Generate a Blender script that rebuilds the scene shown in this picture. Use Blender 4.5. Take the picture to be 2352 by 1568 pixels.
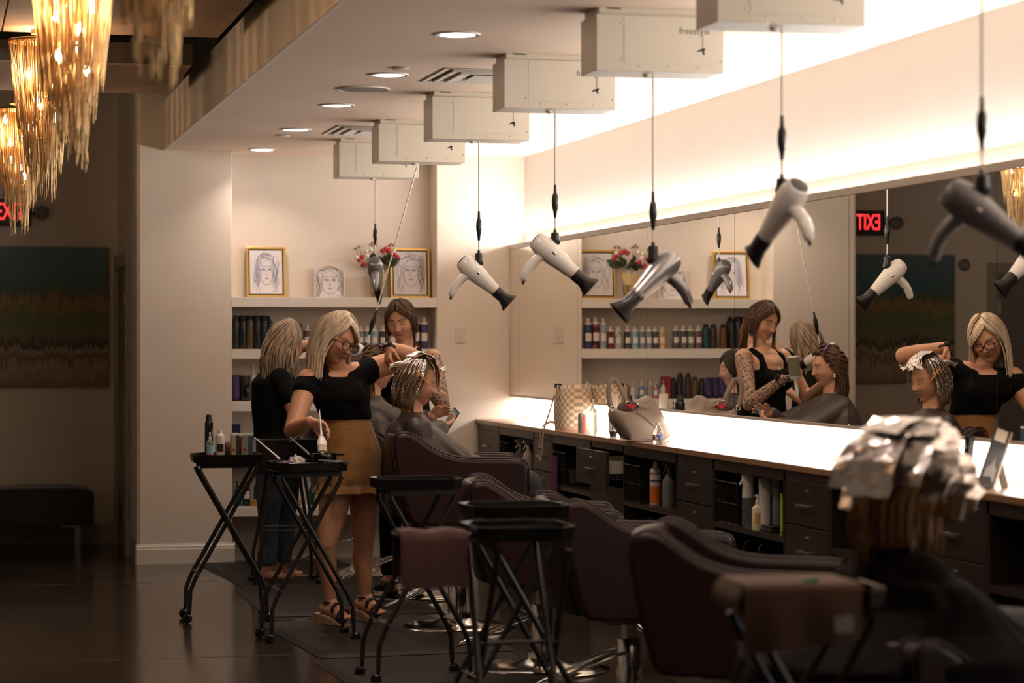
import bpy, bmesh, math, random
import numpy as np
from mathutils import Vector, Matrix, Quaternion
random.seed(7)
for o in list(bpy.data.objects): bpy.data.objects.remove(o, do_unlink=True)
SC = bpy.context.scene
COL = SC.collection
PI = math.pi

# ---------------------------------------------------------------- camera
FPX = 5500.0                       # focal length in pixels of the 2352 x 1568 frame
EYE = 1.5                          # camera height
YAW = math.atan(1321 / FPX)        # optical axis turned towards the mirror wall
cam = bpy.data.cameras.new('camera'); co = bpy.data.objects.new('camera', cam); COL.objects.link(co)
cam.sensor_width = 36; cam.lens = 36 * FPX / 2352; cam.clip_end = 100
co.location = (0, 0, EYE); co.rotation_euler = (PI/2, 0, -YAW)
cam.dof.use_dof = True; cam.dof.focus_distance = 12.7; cam.dof.aperture_fstop = 2.6
SC.camera = co
# ---------------------------------------------------------------- world and exposure
w = bpy.data.worlds.new('world'); SC.world = w; w.use_nodes = True
w.node_tree.nodes['Background'].inputs[0].default_value = (1, .78, .6, 1)
w.node_tree.nodes['Background'].inputs[1].default_value = .004
vs = SC.view_settings
vs.view_transform = 'Standard'; vs.look = 'None'; vs.gamma = 1; vs.use_curve_mapping = False
vs.exposure = 0.15
# ---------------------------------------------------------------- large lights: LED strips behind the floating mirror
XM, XW, YB, ZC = 3.889, 3.995, 16.257, 2.79     # mirror face, wall, back wall, salon ceiling
MZ0, MZ1 = 1.117, 2.175                          # mirror bottom and top
def area(name, loc, rot, sx, sy, power, col, shape='RECTANGLE', spread=PI):
    l = bpy.data.lights.new(name, 'AREA'); l.shape = shape; l.size = sx
    if shape in ('RECTANGLE', 'ELLIPSE'): l.size_y = sy
    l.energy = power; l.color = col; l.spread = spread
    o = bpy.data.objects.new(name, l); COL.objects.link(o); o.location = loc; o.rotation_euler = rot
    return o
LED = (1, .96, .91)
area('mirror_led_upper', (3.945, 10.2, MZ1 + .012), (PI, -.9, 0), .05, 12.0, 122, LED)
area('mirror_led_lower', (3.945, 10.2, MZ0 - .006), (0, 0, 0), .05, 12.0, 56, LED)

# ---------------------------------------------------------------- photo pixel -> place (a pixel gives a direction; the plane it meets gives the distance)
S_, C_ = math.sin(YAW), math.cos(YAW)
def ray(u, v):
    a = (u - 1176) / FPX; b = (784 - v) / FPX
    return Vector((S_ + a*C_, C_ - a*S_, b))
def onZ(u, v, z): r = ray(u, v); return Vector((0, 0, EYE)) + r * ((z - EYE) / r.z)
def onX(u, v, x): r = ray(u, v); return Vector((0, 0, EYE)) + r * (x / r.x)
def onY(u, v, y): r = ray(u, v); return Vector((0, 0, EYE)) + r * (y / r.y)

# ---------------------------------------------------------------- materials
def lin(c):
    if isinstance(c, str):
        c = [int(c[i:i+2], 16)/255 for i in (0, 2, 4)]
        c = [x/12.92 if x <= .04045 else ((x+.055)/1.055)**2.4 for x in c]
    return (c[0], c[1], c[2], 1)
MATS = {}
def mat(name, col, rough=.5, metal=0, noise=None, bump=None, emis=0, trans=0, coat=0, attr=None, spec=.5, sss=0, alpha=1, ecol=None, sheen=0):
    """noise=(scale,colour2,lo,hi[,stretch]) bump=(scale,strength[,stretch]) attr=name of a colour attribute mixed as base colour"""
    if name in MATS: return MATS[name]
    m = bpy.data.materials.new(name); m.use_nodes = True; MATS[name] = m
    nt = m.node_tree; N = nt.nodes; L = nt.links; p = N['Principled BSDF']
    c = lin(col); p.inputs['Base Color'].default_value = c
    p.inputs['Roughness'].default_value = rough; p.inputs['Metallic'].default_value = metal
    p.inputs['Specular IOR Level'].default_value = spec
    p.inputs['Transmission Weight'].default_value = trans; p.inputs['Coat Weight'].default_value = coat
    p.inputs['Alpha'].default_value = alpha
    if sheen: p.inputs['Sheen Weight'].default_value = sheen
    if sss: p.inputs['Subsurface Weight'].default_value = sss; p.inputs['Subsurface Radius'].default_value = (.012, .005, .003); p.inputs['Subsurface Scale'].default_value = 1
    if emis: p.inputs['Emission Color'].default_value = lin(ecol) if ecol else c; p.inputs['Emission Strength'].default_value = emis
    if noise or bump: tc = N.new('ShaderNodeTexCoord')
    def tex(scale, st, detail=4):
        mp = N.new('ShaderNodeMapping'); L.new(tc.outputs['Object'], mp.inputs[0]); mp.inputs['Scale'].default_value = st or (1, 1, 1)
        t = N.new('ShaderNodeTexNoise'); t.inputs['Scale'].default_value = scale; t.inputs['Detail'].default_value = detail
        L.new(mp.outputs[0], t.inputs[0]); return t
    base = None
    if attr:
        at = N.new('ShaderNodeAttribute'); at.attribute_name = attr; base = at.outputs['Color']; L.new(base, p.inputs['Base Color'])
    if noise:
        t = tex(noise[0], noise[4] if len(noise) > 4 else None)
        r = N.new('ShaderNodeValToRGB'); L.new(t.outputs[0], r.inputs[0])
        r.color_ramp.elements[0].position = noise[2]; r.color_ramp.elements[1].position = noise[3]
        if base:
            mx = N.new('ShaderNodeMix'); mx.data_type = 'RGBA'; mx.blend_type = 'MULTIPLY'; mx.inputs[0].default_value = 1
            r.color_ramp.elements[0].color = (1, 1, 1, 1); r.color_ramp.elements[1].color = lin(noise[1])
            L.new(base, mx.inputs[6]); L.new(r.outputs[0], mx.inputs[7]); L.new(mx.outputs[2], p.inputs['Base Color'])
        else:
            r.color_ramp.elements[0].color = c; r.color_ramp.elements[1].color = lin(noise[1])
            L.new(r.outputs[0], p.inputs['Base Color'])
    if bump:
        t = tex(bump[0], bump[2] if len(bump) > 2 else None)
        b = N.new('ShaderNodeBump'); b.inputs['Strength'].default_value = bump[1]; b.inputs['Distance'].default_value = .01
        L.new(t.outputs[0], b.inputs['Height']); L.new(b.outputs[0], p.inputs['Normal'])
    return m

# ---------------------------------------------------------------- mesh builder
class MB:
    def __init__(s): s.v = []; s.f = []
    def add(s, vs, fs):
        n = len(s.v); s.v += [tuple(x) for x in vs]; s.f += [tuple(i + n for i in f) for f in fs]; return s
    def box(s, x0, x1, y0, y1, z0, z1, M=None):
        vs = [Vector((x, y, z)) for z in (z0, z1) for x, y in ((x0, y0), (x1, y0), (x1, y1), (x0, y1))]
        if M is not None: vs = [M @ q for q in vs]
        return s.add(vs, [(3, 2, 1, 0), (4, 5, 6, 7), (0, 1, 5, 4), (1, 2, 6, 5), (2, 3, 7, 6), (3, 0, 4, 7)])
    def loft(s, rings, cap=True, closed=False):
        n = len(rings[0]); vs = [p for r in rings for p in r]; fs = []
        m = len(rings)
        for i in range(m if closed else m - 1):
            a = i*n; b = ((i+1) % m)*n
            for k in range(n): fs.append((a+k, a+(k+1) % n, b+(k+1) % n, b+k))
        if cap and not closed: fs.append(tuple(range(n-1, -1, -1))); fs.append(tuple(range((m-1)*n, m*n)))
        return s.add(vs, fs)
    def tube(s, pts, r, n=8, closed=False, flat=1.0, up=None):
        pts = [Vector(p) for p in pts]; m = len(pts)
        if not hasattr(r, '__len__'): r = [r]*m
        rings = []; prev = None
        for i, p in enumerate(pts):
            a = pts[(i-1) % m] if (closed or i > 0) else p; b = pts[(i+1) % m] if (closed or i < m-1) else p
            t = (b - a)
            t = t.normalized() if t.length > 1e-9 else Vector((0, 0, 1))
            if prev is None:
                u = Vector(up) if up else (Vector((0, 0, 1)) if abs(t.z) < .9 else Vector((1, 0, 0)))
            else: u = prev
            u = (u - t*u.dot(t))
            if u.length < 1e-6: u = t.orthogonal()
            u.normalize(); prev = u; w_ = t.cross(u)
            rings.append([p + (u*math.cos(2*PI*k/n)*flat + w_*math.sin(2*PI*k/n))*r[i] for k in range(n)])
        return s.loft(rings, closed=closed)
    def cap(s, p, q, r0, r1, n=12, fl=1.0, up=None):
        """tapered capsule"""
        p, q = Vector(p), Vector(q); d = q - p; L_ = d.length; t = d/L_ if L_ > 1e-9 else Vector((0, 0, 1))
        pts = []; rr = []
        for k in range(5):
            a = -PI/2 + PI/2*(k+.35)/5.35; pts.append(p + t*r0*math.sin(a)); rr.append(r0*math.cos(a))
        pts.append(p); rr.append(r0); pts.append(q); rr.append(r1)
        for k in range(5):
            a = PI/2*(k+1)/5.35; pts.append(q + t*r1*math.sin(a)); rr.append(r1*math.cos(a))
        return s.tube(pts, rr, n, flat=fl, up=up)
    def chain(s, pts, rr, n=12):
        for i in range(len(pts)-1): s.cap(pts[i], pts[i+1], rr[i], rr[i+1], n)
        return s
    def lathe(s, prof, n=16, o=(0, 0, 0), M=None):
        o = Vector(o); rings = []
        for r, z in prof:
            ring = [Vector((r*math.cos(2*PI*k/n), r*math.sin(2*PI*k/n), z)) for k in range(n)]
            if M is not None: ring = [M @ q for q in ring]
            rings.append([q + o for q in ring])
        return s.loft(rings)
    def cyl(s, p, q, r, n=16): return s.tube([p, q], r, n)
    def ell(s, c, rad, n=16, m=10, M=None):
        c = Vector(c); rings = []
        for i in range(m):
            a = -PI/2 + PI*(i+.25)/(m-.5); ring = []
            for k in range(n):
                q = Vector((rad[0]*math.cos(a)*math.cos(2*PI*k/n), rad[1]*math.cos(a)*math.sin(2*PI*k/n), rad[2]*math.sin(a)))
                ring.append(c + (M @ q if M is not None else q))
            rings.append(ring)
        return s.loft(rings)
    def prism(s, poly, a0, a1, axis='y', M=None):
        """extrude a closed 2D polygon; axis y: poly is (x,z); z: (x,y); x: (y,z)"""
        def P(q, a):
            v = {'y': (q[0], a, q[1]), 'z': (q[0], q[1], a), 'x': (a, q[0], q[1])}[axis]
            return (M @ Vector(v)) if M is not None else v
        n = len(poly); vs = [P(q, a0) for q in poly] + [P(q, a1) for q in poly]
        fs = [tuple(range(n-1, -1, -1)), tuple(range(n, 2*n))] + [(k, (k+1) % n, n+(k+1) % n, n+k) for k in range(n)]
        return s.add(vs, fs)
    def quad(s, a, b, c, d): return s.add([a, b, c, d], [(0, 1, 2, 3)])
    def mesh(s, name):
        me = bpy.data.meshes.new(name); me.from_pydata(s.v, [], s.f)
        bm = bmesh.new(); bm.from_mesh(me); bmesh.ops.recalc_face_normals(bm, faces=bm.faces); bm.to_mesh(me); bm.free()
        return me
def obj(name, mb, m, parent=None, smooth=0, bev=0, seg=2, sub=0):
    me = mb.mesh(name) if isinstance(mb, MB) else mb
    if m is not None:
        if len(me.materials) == 0: me.materials.append(m)
    o = bpy.data.objects.new(name, me); COL.objects.link(o)
    if parent is not None: o.parent = parent
    if bev:
        b = o.modifiers.new('bevel', 'BEVEL'); b.width = bev; b.segments = seg; b.limit_method = 'ANGLE'; b.angle_limit = .6
    if sub: q = o.modifiers.new('sub', 'SUBSURF'); q.levels = q.render_levels = sub
    if smooth:
        try: me.shade_smooth() if smooth >= 180 else me.set_sharp_from_angle(angle=math.radians(smooth))
        except Exception: pass
        me.polygons.foreach_set('use_smooth', [True]*len(me.polygons))
    return o
def tag(o, label, cat, group=None):
    o['label'] = label; o['category'] = cat
    if group: o['group'] = group
    return o
def thing(name, label, cat, loc=(0, 0, 0), rotz=0, group=None):
    o = bpy.data.objects.new(name, None); COL.objects.link(o); o.location = loc; o.rotation_euler = (0, 0, rotz); o.empty_display_size = .05
    return tag(o, label, cat, group)
def struct(name, mb, m, parent=None, **k):
    o = obj(name, mb, m, parent, **k)
    if parent is None: o['kind'] = 'structure'
    return o
def dup(root, loc=None, rotz=None, label=None, group=None):
    r = root.copy(); COL.objects.link(r)
    if loc is not None: r.location = loc
    if rotz is not None: r.rotation_euler = (0, 0, rotz)
    if label: r['label'] = label
    if group: r['group'] = group
    for ch in list(root.children):
        c = ch.copy(); COL.objects.link(c); c.parent = r
        for g in list(ch.children):
            d = g.copy(); COL.objects.link(d); d.parent = c
    return r
def orient(x=None, z=None, o=(0, 0, 0)):
    """matrix whose local X points along x and local Z as near z as possible"""
    x = Vector(x).normalized(); z = Vector(z or (0, 0, 1)); y = z.cross(x)
    if y.length < 1e-6: y = Vector((0, 1, 0)).cross(x)
    y.normalize(); z = x.cross(y)
    M = Matrix((x, y, z)).transposed().to_4x4(); M.translation = Vector(o); return M
def rr_poly(w, d, r, n=4):
    P = []
    for cx, cy, a0 in ((w/2-r, d/2-r, 0), (-w/2+r, d/2-r, PI/2), (-w/2+r, -d/2+r, PI), (w/2-r, -d/2+r, 1.5*PI)):
        for k in range(n+1): a = a0 + PI/2*k/n; P.append((cx+r*math.cos(a), cy+r*math.sin(a)))
    return P

# shared materials
WALL = mat('wall_paint', (.77, .68, .59), .7, noise=(3, (.74, .65, .56), .3, .7), bump=(180, .04))
WALLH = mat('hall_paint', (.80, .70, .60), .7, noise=(2, (.76, .66, .56), .3, .7), bump=(150, .05))
WHITE = mat('white_lacquer', (.78, .73, .66), .45)
TRIM = mat('trim_paint', (.72, .67, .6), .4)
BLACK = mat('black_plastic', (.012, .011, .011), .35, noise=(40, (.02, .018, .018), .3, .7))
BLACKG = mat('black_gloss', (.008, .008, .008), .14)
CHROME = mat('chrome', (.75, .74, .72), .12, 1)
STEEL = mat('brushed_steel', (.5, .47, .43), .32, 1)
# ================================================================ STRUCTURE
XH = 1.325; YF = 18.05; XA0, XA1, YA = 1.949, 3.368, 16.49; XBK = 1.5
floor_m = mat('polished_concrete', (.044, .032, .024), .15, noise=(1.3, (.03, .022, .016), .35, .7), bump=(60, .02))
fl = struct('floor', MB().box(-4, 4.2, -1.5, 18.3, -.1, 0), floor_m)
gm = mat('saw_cut', (.05, .04, .03), .8)
for i, (x0, x1, y0, y1) in enumerate(((-4, 1.72, 15.02, 15.03), (-4, 1.72, 11.4, 11.41), (-4, 4, 7.9, 7.91), (-.205, -.195, -1, 18))):
    struct('joint', MB().box(x0, x1, y0, y1, -.002, .0006), gm, fl)
# back wall: pier, right piece, recess
struct('wall_back_left', MB().box(XH, XA0, YB, YF, 0, 3.6), WALL, bev=.004)
struct('wall_back_right', MB().box(XA1, XW+.2, YB, YA+.1, 0, 2.9), WALL, bev=.004)
struct('wall_alcove', MB().box(XA0-.01, XA1+.01, YA, YA+.1, 0, 2.9), WALL)
struct('wall_mirror_side', MB().box(XW, XW+.2, -1.5, YB+.05, 0, 2.9), mat('mirror_wall_paint', (.70, .665, .63), .7, noise=(3, (.68, .645, .61), .3, .7), bump=(180, .04)))
struct('ceiling', MB().box(XBK, XW+.2, -1.5, YA+.05, ZC, ZC+.1), mat('ceiling_paint', (.92, .74, .60), .75, noise=(3, (.90, .72, .58), .3, .7), bump=(180, .04)))
struct('trim_1', MB().box(XBK-.02, XBK, -1.5, YB, ZC-.004, 3.115), mat('bulkhead_paint', (.84, .74, .64), .6, noise=(5, (.78, .68, .58), .3, .7, (1, 6, .6))), bev=.003)
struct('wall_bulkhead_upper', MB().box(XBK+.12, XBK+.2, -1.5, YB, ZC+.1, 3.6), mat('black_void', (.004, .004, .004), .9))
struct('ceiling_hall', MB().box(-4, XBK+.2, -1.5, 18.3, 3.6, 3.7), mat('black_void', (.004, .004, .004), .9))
struct('wall_hall_far', MB().box(-4, XH+.1, YF, YF+.15, 0, 3.6), WALLH)
struct('wall_hall_left', MB().box(-4.15, -4, -1.5, 18.3, 0, 3.6), WALLH)
# the hall-side face of the pier carries the hall paint
struct('wall_hall_side', MB().box(XH-.012, XH, YB+.012, YF, 0, 3.6), WALLH)
# baseboards with a stepped top
def baseboard(name, p, q, nrm, m=TRIM, h=.135):
    p, q, n = Vector(p), Vector(q), Vector(nrm); d = (q-p).normalized()
    prof = [(0, 0), (.018, 0), (.018, h*.74), (.013, h*.77), (.013, h*.86), (.007, h*.93), (.004, h), (0, h)]
    mb = MB(); rings = [[a + n*x + Vector((0, 0, z)) for x, z in prof] for a in (p, q)]
    mb.loft(rings); return struct(name, mb, m)
baseboard('baseboard_back_left', (XH-.018, YB, 0), (XA0+.018, YB, 0), (0, -1, 0))
baseboard('baseboard_back_right', (XA1, YB, 0), (XW, YB, 0), (0, -1, 0))
baseboard('baseboard_alcove', (XA0, YA, 0), (XA1, YA, 0), (0, -1, 0))
BBH = mat('hall_trim', (.40, .35, .29), .5)
baseboard('baseboard_hall_far', (-4, YF, 0), (XH-.012, YF, 0), (0, -1, 0), BBH, .16)
baseboard('baseboard_hall_side', (XH-.012, YB-.005, 0), (XH-.012, 16.72, 0), (-1, 0, 0), BBH, .15)
# door in the pier's hall side
d1 = struct('door_1', MB().box(XH-.03, XH-.012, 16.92, 17.85, 0, 2.03), mat('grey_door', (.22, .2, .17), .5), bev=.003)
for y0, y1, z0, z1 in ((16.82, 16.92, 0, 2.03), (17.85, 17.95, 0, 2.03), (16.82, 17.95, 2.03, 2.13)):
    struct('door_casing', MB().box(XH-.05, XH-.012, y0, y1, z0, z1), BBH, d1, bev=.004)
for z in (.3, 1.05, 1.8): struct('hinge', MB().box(XH-.056, XH-.05, 16.915, 16.935, z-.05, z+.05), STEEL, d1)
# second door in the far hall wall, seen in the mirror
d2 = struct('door_2', MB().box(-1.55, -.62, YF-.02, YF, 0, 2.05), mat('dark_door', (.2, .175, .15), .45), bev=.003)
for x0, x1, z0, z1 in ((-.62, -.53, 0, 2.05), (-1.64, -1.55, 0, 2.05), (-1.64, -.53, 2.05, 2.14)):
    struct('door_casing', MB().box(x0, x1, YF-.035, YF, z0, z1), BBH, d2, bev=.004)
for z in (.3, 1.1, 1.78): struct('hinge', MB().box(-.64, -.60, YF-.04, YF-.034, z-.055, z+.055), STEEL, d2)
# ---------------------------------------------------------------- recess shelves
SHZ = (1.802, 1.447, 1.091, .735, .376)
SHN = ('topmost white recess shelf carrying framed drawings and flowers', 'white recess shelf of spray cans below the framed drawings',
       'white recess shelf carrying tubes and jars, third from the top', 'white recess shelf behind the black trolleys, second from the floor', 'lowest white recess shelf above the floor')
for z, lb in zip(SHZ, SHN):
    tag(obj('shelf', MB().box(XA0, XA1, YB-.002, YA, z-.066, z), WHITE, bev=.002), lb, 'shelf', 'recess shelves')
# ---------------------------------------------------------------- mirror: floating case with trims, panels
def mirror_mat():
    m = bpy.data.materials.new('mirror_silver'); m.use_nodes = True; nt = m.node_tree
    p = nt.nodes['Principled BSDF']; p.inputs['Base Color'].default_value = (.86, .84, .79, 1); p.inputs['Metallic'].default_value = 1; p.inputs['Roughness'].default_value = .004
    return m
MIR = mirror_mat()
mr = thing('wall_mirror', 'long frameless wall mirror in panels glowing along its top and bottom edges', 'mirror', (XM, 16.2, MZ0))
oy, oz = -16.2, -MZ0
ys = [16.25, 15.987, 14.446, 12.937, 11.415, 9.865, 8.357, 6.84, 5.32, 4.3]
obj('backing_case', MB().box(.008, XW-XM-.004, 4.3+oy, 16.25+oy, .02, MZ1-MZ0-.03), mat('mirror_case', (.3, .27, .24), .6), mr)
for a, b in zip(ys[1:], ys[:-1]):
    obj('mirror_panel', MB().box(0, .008, a+oy+.0022, b+oy-.0022, .014, MZ1-MZ0-.034), MIR, mr)
obj('top_trim', MB().box(-.006, .022, 4.3+oy, 16.25+oy, MZ1-MZ0-.034, MZ1-MZ0), mat('mirror_trim', (.42, .37, .32), .45), mr, bev=.002)
obj('bottom_trim', MB().box(-.006, .016, 4.3+oy, 16.25+oy, 0, .014), mat('mirror_trim', (.42, .37, .32), .45), mr, bev=.002)
ledm = mat('led_emitter', (1, .86, .7), .5, emis=4)
obj('led_strip', MB().box(.045, .067, 4.3+oy, 16.25+oy, MZ1-MZ0-.03, MZ1-MZ0-.012), ledm, mr)
obj('led_strip', MB().box(.045, .067, 4.3+oy, 16.25+oy, .008, .02), ledm, mr)
# ---------------------------------------------------------------- light switch
sw = thing('light_switch', 'pale toggle light switch plate on the back wall', 'switch', tuple(onY(1058, 769, YB)))
obj('plate', MB().box(-.036, .036, -.006, 0, -.058, .058), mat('switch_plate', (.68, .62, .54), .4), sw, bev=.003)
obj('toggle', MB().box(-.006, .006, -.016, -.006, -.012, .012), mat('switch_toggle', (.75, .7, .62), .35), sw, bev=.002)
for z in (-.035, .035): obj('screw', MB().cyl((0, -.0075, z), (0, -.006, z), .004, 8), STEEL, sw)
# ---------------------------------------------------------------- ceiling fittings
def downlight(x, y, label, power):
    t = thing('downlight', label, 'ceiling light', (x, y, ZC), 0, 'recessed downlights in the salon ceiling')
    rim = MB(); rim.loft([[Vector((r*math.cos(2*PI*k/28), r*math.sin(2*PI*k/28), z)) for k in range(28)] for r, z in ((.098, 0), (.095, -.006), (.078, -.006), (.074, 0))], cap=False)
    obj('trim_ring', rim, WHITE, t, smooth=60)
    obj('lens', MB().lathe([(.075, -.0015), (.075, -.004), (.05, -.006)], 28), mat('downlight_lens', (1, .9, .86), .5, emis=9), t)
    l = area('downlight_lamp', (x, y, ZC-.012), (0, 0, 0), .14, .14, power, (1, .79, .65), 'DISK', math.radians(115))
DL = ((16.033, 'recessed round downlight nearest the back wall recess'), (14.473, 'recessed round downlight, second from the back wall recess'), (12.927, 'recessed round downlight, third from the back wall recess'),
      (11.392, 'recessed round downlight, fourth from the back wall recess'), (9.828, 'recessed round downlight, fifth from the back wall recess'), (8.28, 'recessed round downlight above the empty salon chairs'), (6.74, 'recessed round downlight over the nearest salon station'))
for y, lb in DL: downlight(2.125, y, lb, 3.2 if y > 16 else 6)
sp = thing('ceiling_speaker', 'large round grey speaker grille set flush in the ceiling', 'speaker', (2.116, 12.051, ZC))
obj('grille', MB().lathe([(.13, 0), (.13, -.004), (.118, -.007), (.01, -.0075)], 36), mat('grille_grey', (.35, .31, .28), .6, bump=(900, .4)), sp, smooth=40)
obj('rim', MB().tube([(0.13*math.cos(2*PI*k/36), .13*math.sin(2*PI*k/36), -.003) for k in range(36)], .005, 6, closed=True), WHITE, sp, smooth=180)
for x, y, lb in ((2.124, 11.091, 'small round sprinkler cover beside the nearer ceiling vent'), (2.104, 14.889, 'small round sprinkler cover beside the farther ceiling vent')):
    t = thing('sprinkler_cover', lb, 'sprinkler', (x, y, ZC)); obj('disc', MB().lathe([(.042, -.004), (.042, -.009), (.036, -.011)], 20), WHITE, t, smooth=40)
    obj('gap_ring', MB().lathe([(.03, 0), (.03, -.004)], 16), BLACK, t)
for y0, y1, lb in ((11.04, 11.66, 'square white ceiling vent among the nearer ceiling boxes'), (14.15, 14.77, 'square white ceiling vent among the farther ceiling boxes')):
    t = thing('ceiling_vent', lb, 'vent', (2.33+.3, (y0+y1)/2, ZC), 0, 'ceiling vents'); h = .3
    for k, (a, b, dz) in enumerate(((.3, .272, .006), (.25, .21, .012), (.2, .14, .018))):
        mb = MB(); c4 = ((-1, -1), (1, -1), (1, 1), (-1, 1))
        mb.loft([[Vector((a*x, a*y, -.002)) for x, y in c4], [Vector((a*x, a*y, -dz)) for x, y in c4], [Vector((b*x, b*y, -dz*.6)) for x, y in c4], [Vector((b*x, b*y, -.001)) for x, y in c4]], cap=False)
        obj('louver', mb, WHITE, t)
    obj('centre_plate', MB().box(-.12, .12, -.12, .12, -.016, -.012), WHITE, t)
    obj('duct', MB().box(-.28, .28, -.28, .28, -.0012, -.0004), mat('duct_dark', (.28, .24, .2), .8), t)
# ---------------------------------------------------------------- hall: suspended ceiling clouds
cl_m = mat('cloud_board', (.62, .42, .28), .75, noise=(9, (.54, .36, .24), .3, .7), bump=(120, .15))
cl_e = mat('cloud_edge', (.16, .115, .08), .7)
for y0, y1, lb in ((13.15, 14.62, 'brown suspended ceiling panel nearest the hall back wall'), (6.2, 11.85, 'long brown suspended ceiling panel over the chandelier row')):
    t = thing('ceiling_cloud', lb, 'ceiling panel', (0, (y0+y1)/2, 3.0)); n = max(1, round((y1-y0)/1.45)); dy = (y1-y0)/n
    obj('edge_frame', MB().box(-1.8, 1.36, y0-(y0+y1)/2, y1-(y0+y1)/2, .012, .125), cl_e, t, bev=.003)
    for i in range(n):
        for j in range(3):
            x0 = -1.795 + j*1.05
            obj('board', MB().box(x0+.004, x0+1.046, y0-(y0+y1)/2+i*dy+.004, y0-(y0+y1)/2+(i+1)*dy-.004, 0, .014), cl_m, t, bev=.002)
    for x in (-1.5, 1.1):
        for y in (-.4, .4): obj('suspension_wire', MB().cyl((x, y*(y1-y0), .12), (x, y*(y1-y0), .6), .003, 6), BLACK, t)
# ================================================================ STATION COUNTER AND CABINETS
CX, CZ = 3.659, .961
def text_mesh(s, size, ext=.0008, bend=0, mirror=False, bold=0):
    cu = bpy.data.curves.new('t', 'FONT'); cu.body = s; cu.size = size; cu.extrude = ext; cu.align_x = 'CENTER'; cu.align_y = 'CENTER'; cu.offset = bold; cu.resolution_u = 3
    o = bpy.data.objects.new('t', cu); COL.objects.link(o); bpy.context.view_layer.update()
    me = bpy.data.meshes.new_from_object(o.evaluated_get(bpy.context.evaluated_depsgraph_get()))
    bpy.data.objects.remove(o, do_unlink=True)
    for v in me.vertices:
        x, y, z = v.co
        if mirror: x = -x
        if bend: v.co = ((bend+z)*math.sin(x/bend), -(bend+z)*math.cos(x/bend), y)     # wrapped on a cylinder facing -Y
        else: v.co = (x, -z, y)                                                        # upright, facing -Y
    return me
wood = mat('counter_wood', (.30, .17, .085), .3, noise=(3, (.22, .12, .06), .3, .7, (1, .15, 6)))
tag(obj('worktop', MB().box(CX-.018, XW, 4.4, YB, CZ-.028, CZ), wood, bev=.003), 'long wooden station worktop running below the glowing mirror', 'worktop')
esp = mat('espresso_laminate', (.030, .021, .016), .36, noise=(6, (.024, .017, .013), .3, .7, (1, 1, .2)))
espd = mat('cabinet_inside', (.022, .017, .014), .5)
wdr = mat('drawer_box_white', (.62, .57, .5), .45)
DU = ((15.615, 16.25, 0, 'dark drawer cabinet against the back wall'), (14.19, 14.64, 0, 'dark drawer cabinet behind the dangling pink bag strap'), (12.63, 13.27, .095, 'dark drawer cabinet with its top drawer pulled open'),
      (11.07, 11.635, 0, 'dark drawer cabinet between the orange spray can and the cream pump bottle'), (9.5, 10.045, 0, 'dark drawer cabinet beside the cubby with the white mist bottle'), (7.95, 8.495, 0, 'dark drawer cabinet behind the client in the foil cap'), (6.4, 6.945, 0, 'dark drawer cabinet under the black card stand'))
for y0, y1, pull, lb in DU:
    t = thing('drawer_cabinet', lb, 'cabinet', (CX, (y0+y1)/2, 0)); h = (y1-y0)/2; Z = CZ-.03
    obj('carcass', MB().box(.02, .33, -h, h, .1, .12).box(.02, .33, -h, -h+.018, .1, Z).box(.02, .33, h-.018, h, .1, Z).box(.315, .33, -h, h, .1, Z).box(.02, .33, -h, h, Z-.018, Z), esp, t)
    zs = (Z-.035, Z-.235, Z-.50, .12)
    for k in range(3):
        px = -pull if k == 0 else 0; a, b = zs[k+1]+.003, zs[k]-.003
        d = obj('drawer', MB().box(px, px+.019, -h+.003, h-.003, a, b), esp, t, bev=.002)
        obj('drawer_box', MB().box(px+.02, px+.28, -h+.03, -h+.042, a+.03, b-.05).box(px+.02, px+.28, h-.042, h-.03, a+.03, b-.05).box(px+.02, px+.28, -h+.03, h-.03, a+.03, a+.04).box(px+.268, px+.28, -h+.03, h-.03, a+.03, b-.05), wdr, d)
        obj('runner', MB().box(px+.02, px+.3, -h+.02, -h+.03, a+.045, a+.075), BLACK, d); obj('runner', MB().box(px+.02, px+.3, h-.03, h-.02, a+.045, a+.075), BLACK, d)
        zh = b-.105 if k < 2 else b-.12
        obj('handle', MB().box(px-.028, px-.02, -.07, .07, zh-.006, zh+.006).box(px-.022, px, -.064, -.054, zh-.005, zh+.005).box(px-.022, px, .054, .064, zh-.005, zh+.005), STEEL, d, bev=.001)
        if k < 2: obj('lock', MB().cyl((px, 0, b-.045), (px-.008, 0, b-.045), .009, 14).box(px-.0095, px-.008, -.0015, .0015, b-.05, b-.04), STEEL, d, smooth=40)
    obj('top_rail', MB().box(0, .02, -h, h, zs[0], Z), esp, t)
CU = ((14.645, 15.61, 'dark open cubby holding two trigger spray bottles'), (13.275, 14.185, 'dark open cubby beside the open drawer with a purple board'), (11.64, 12.625, 'dark open cubby holding the orange and white spray can'), (10.05, 11.065, 'dark open cubby holding the white mist bottle and cream pump bottle'),
      (8.5, 9.495, 'dark open cubby behind the client in the foil cap'), (6.95, 7.945, 'dark open cubby near the black card stand'))
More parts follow.
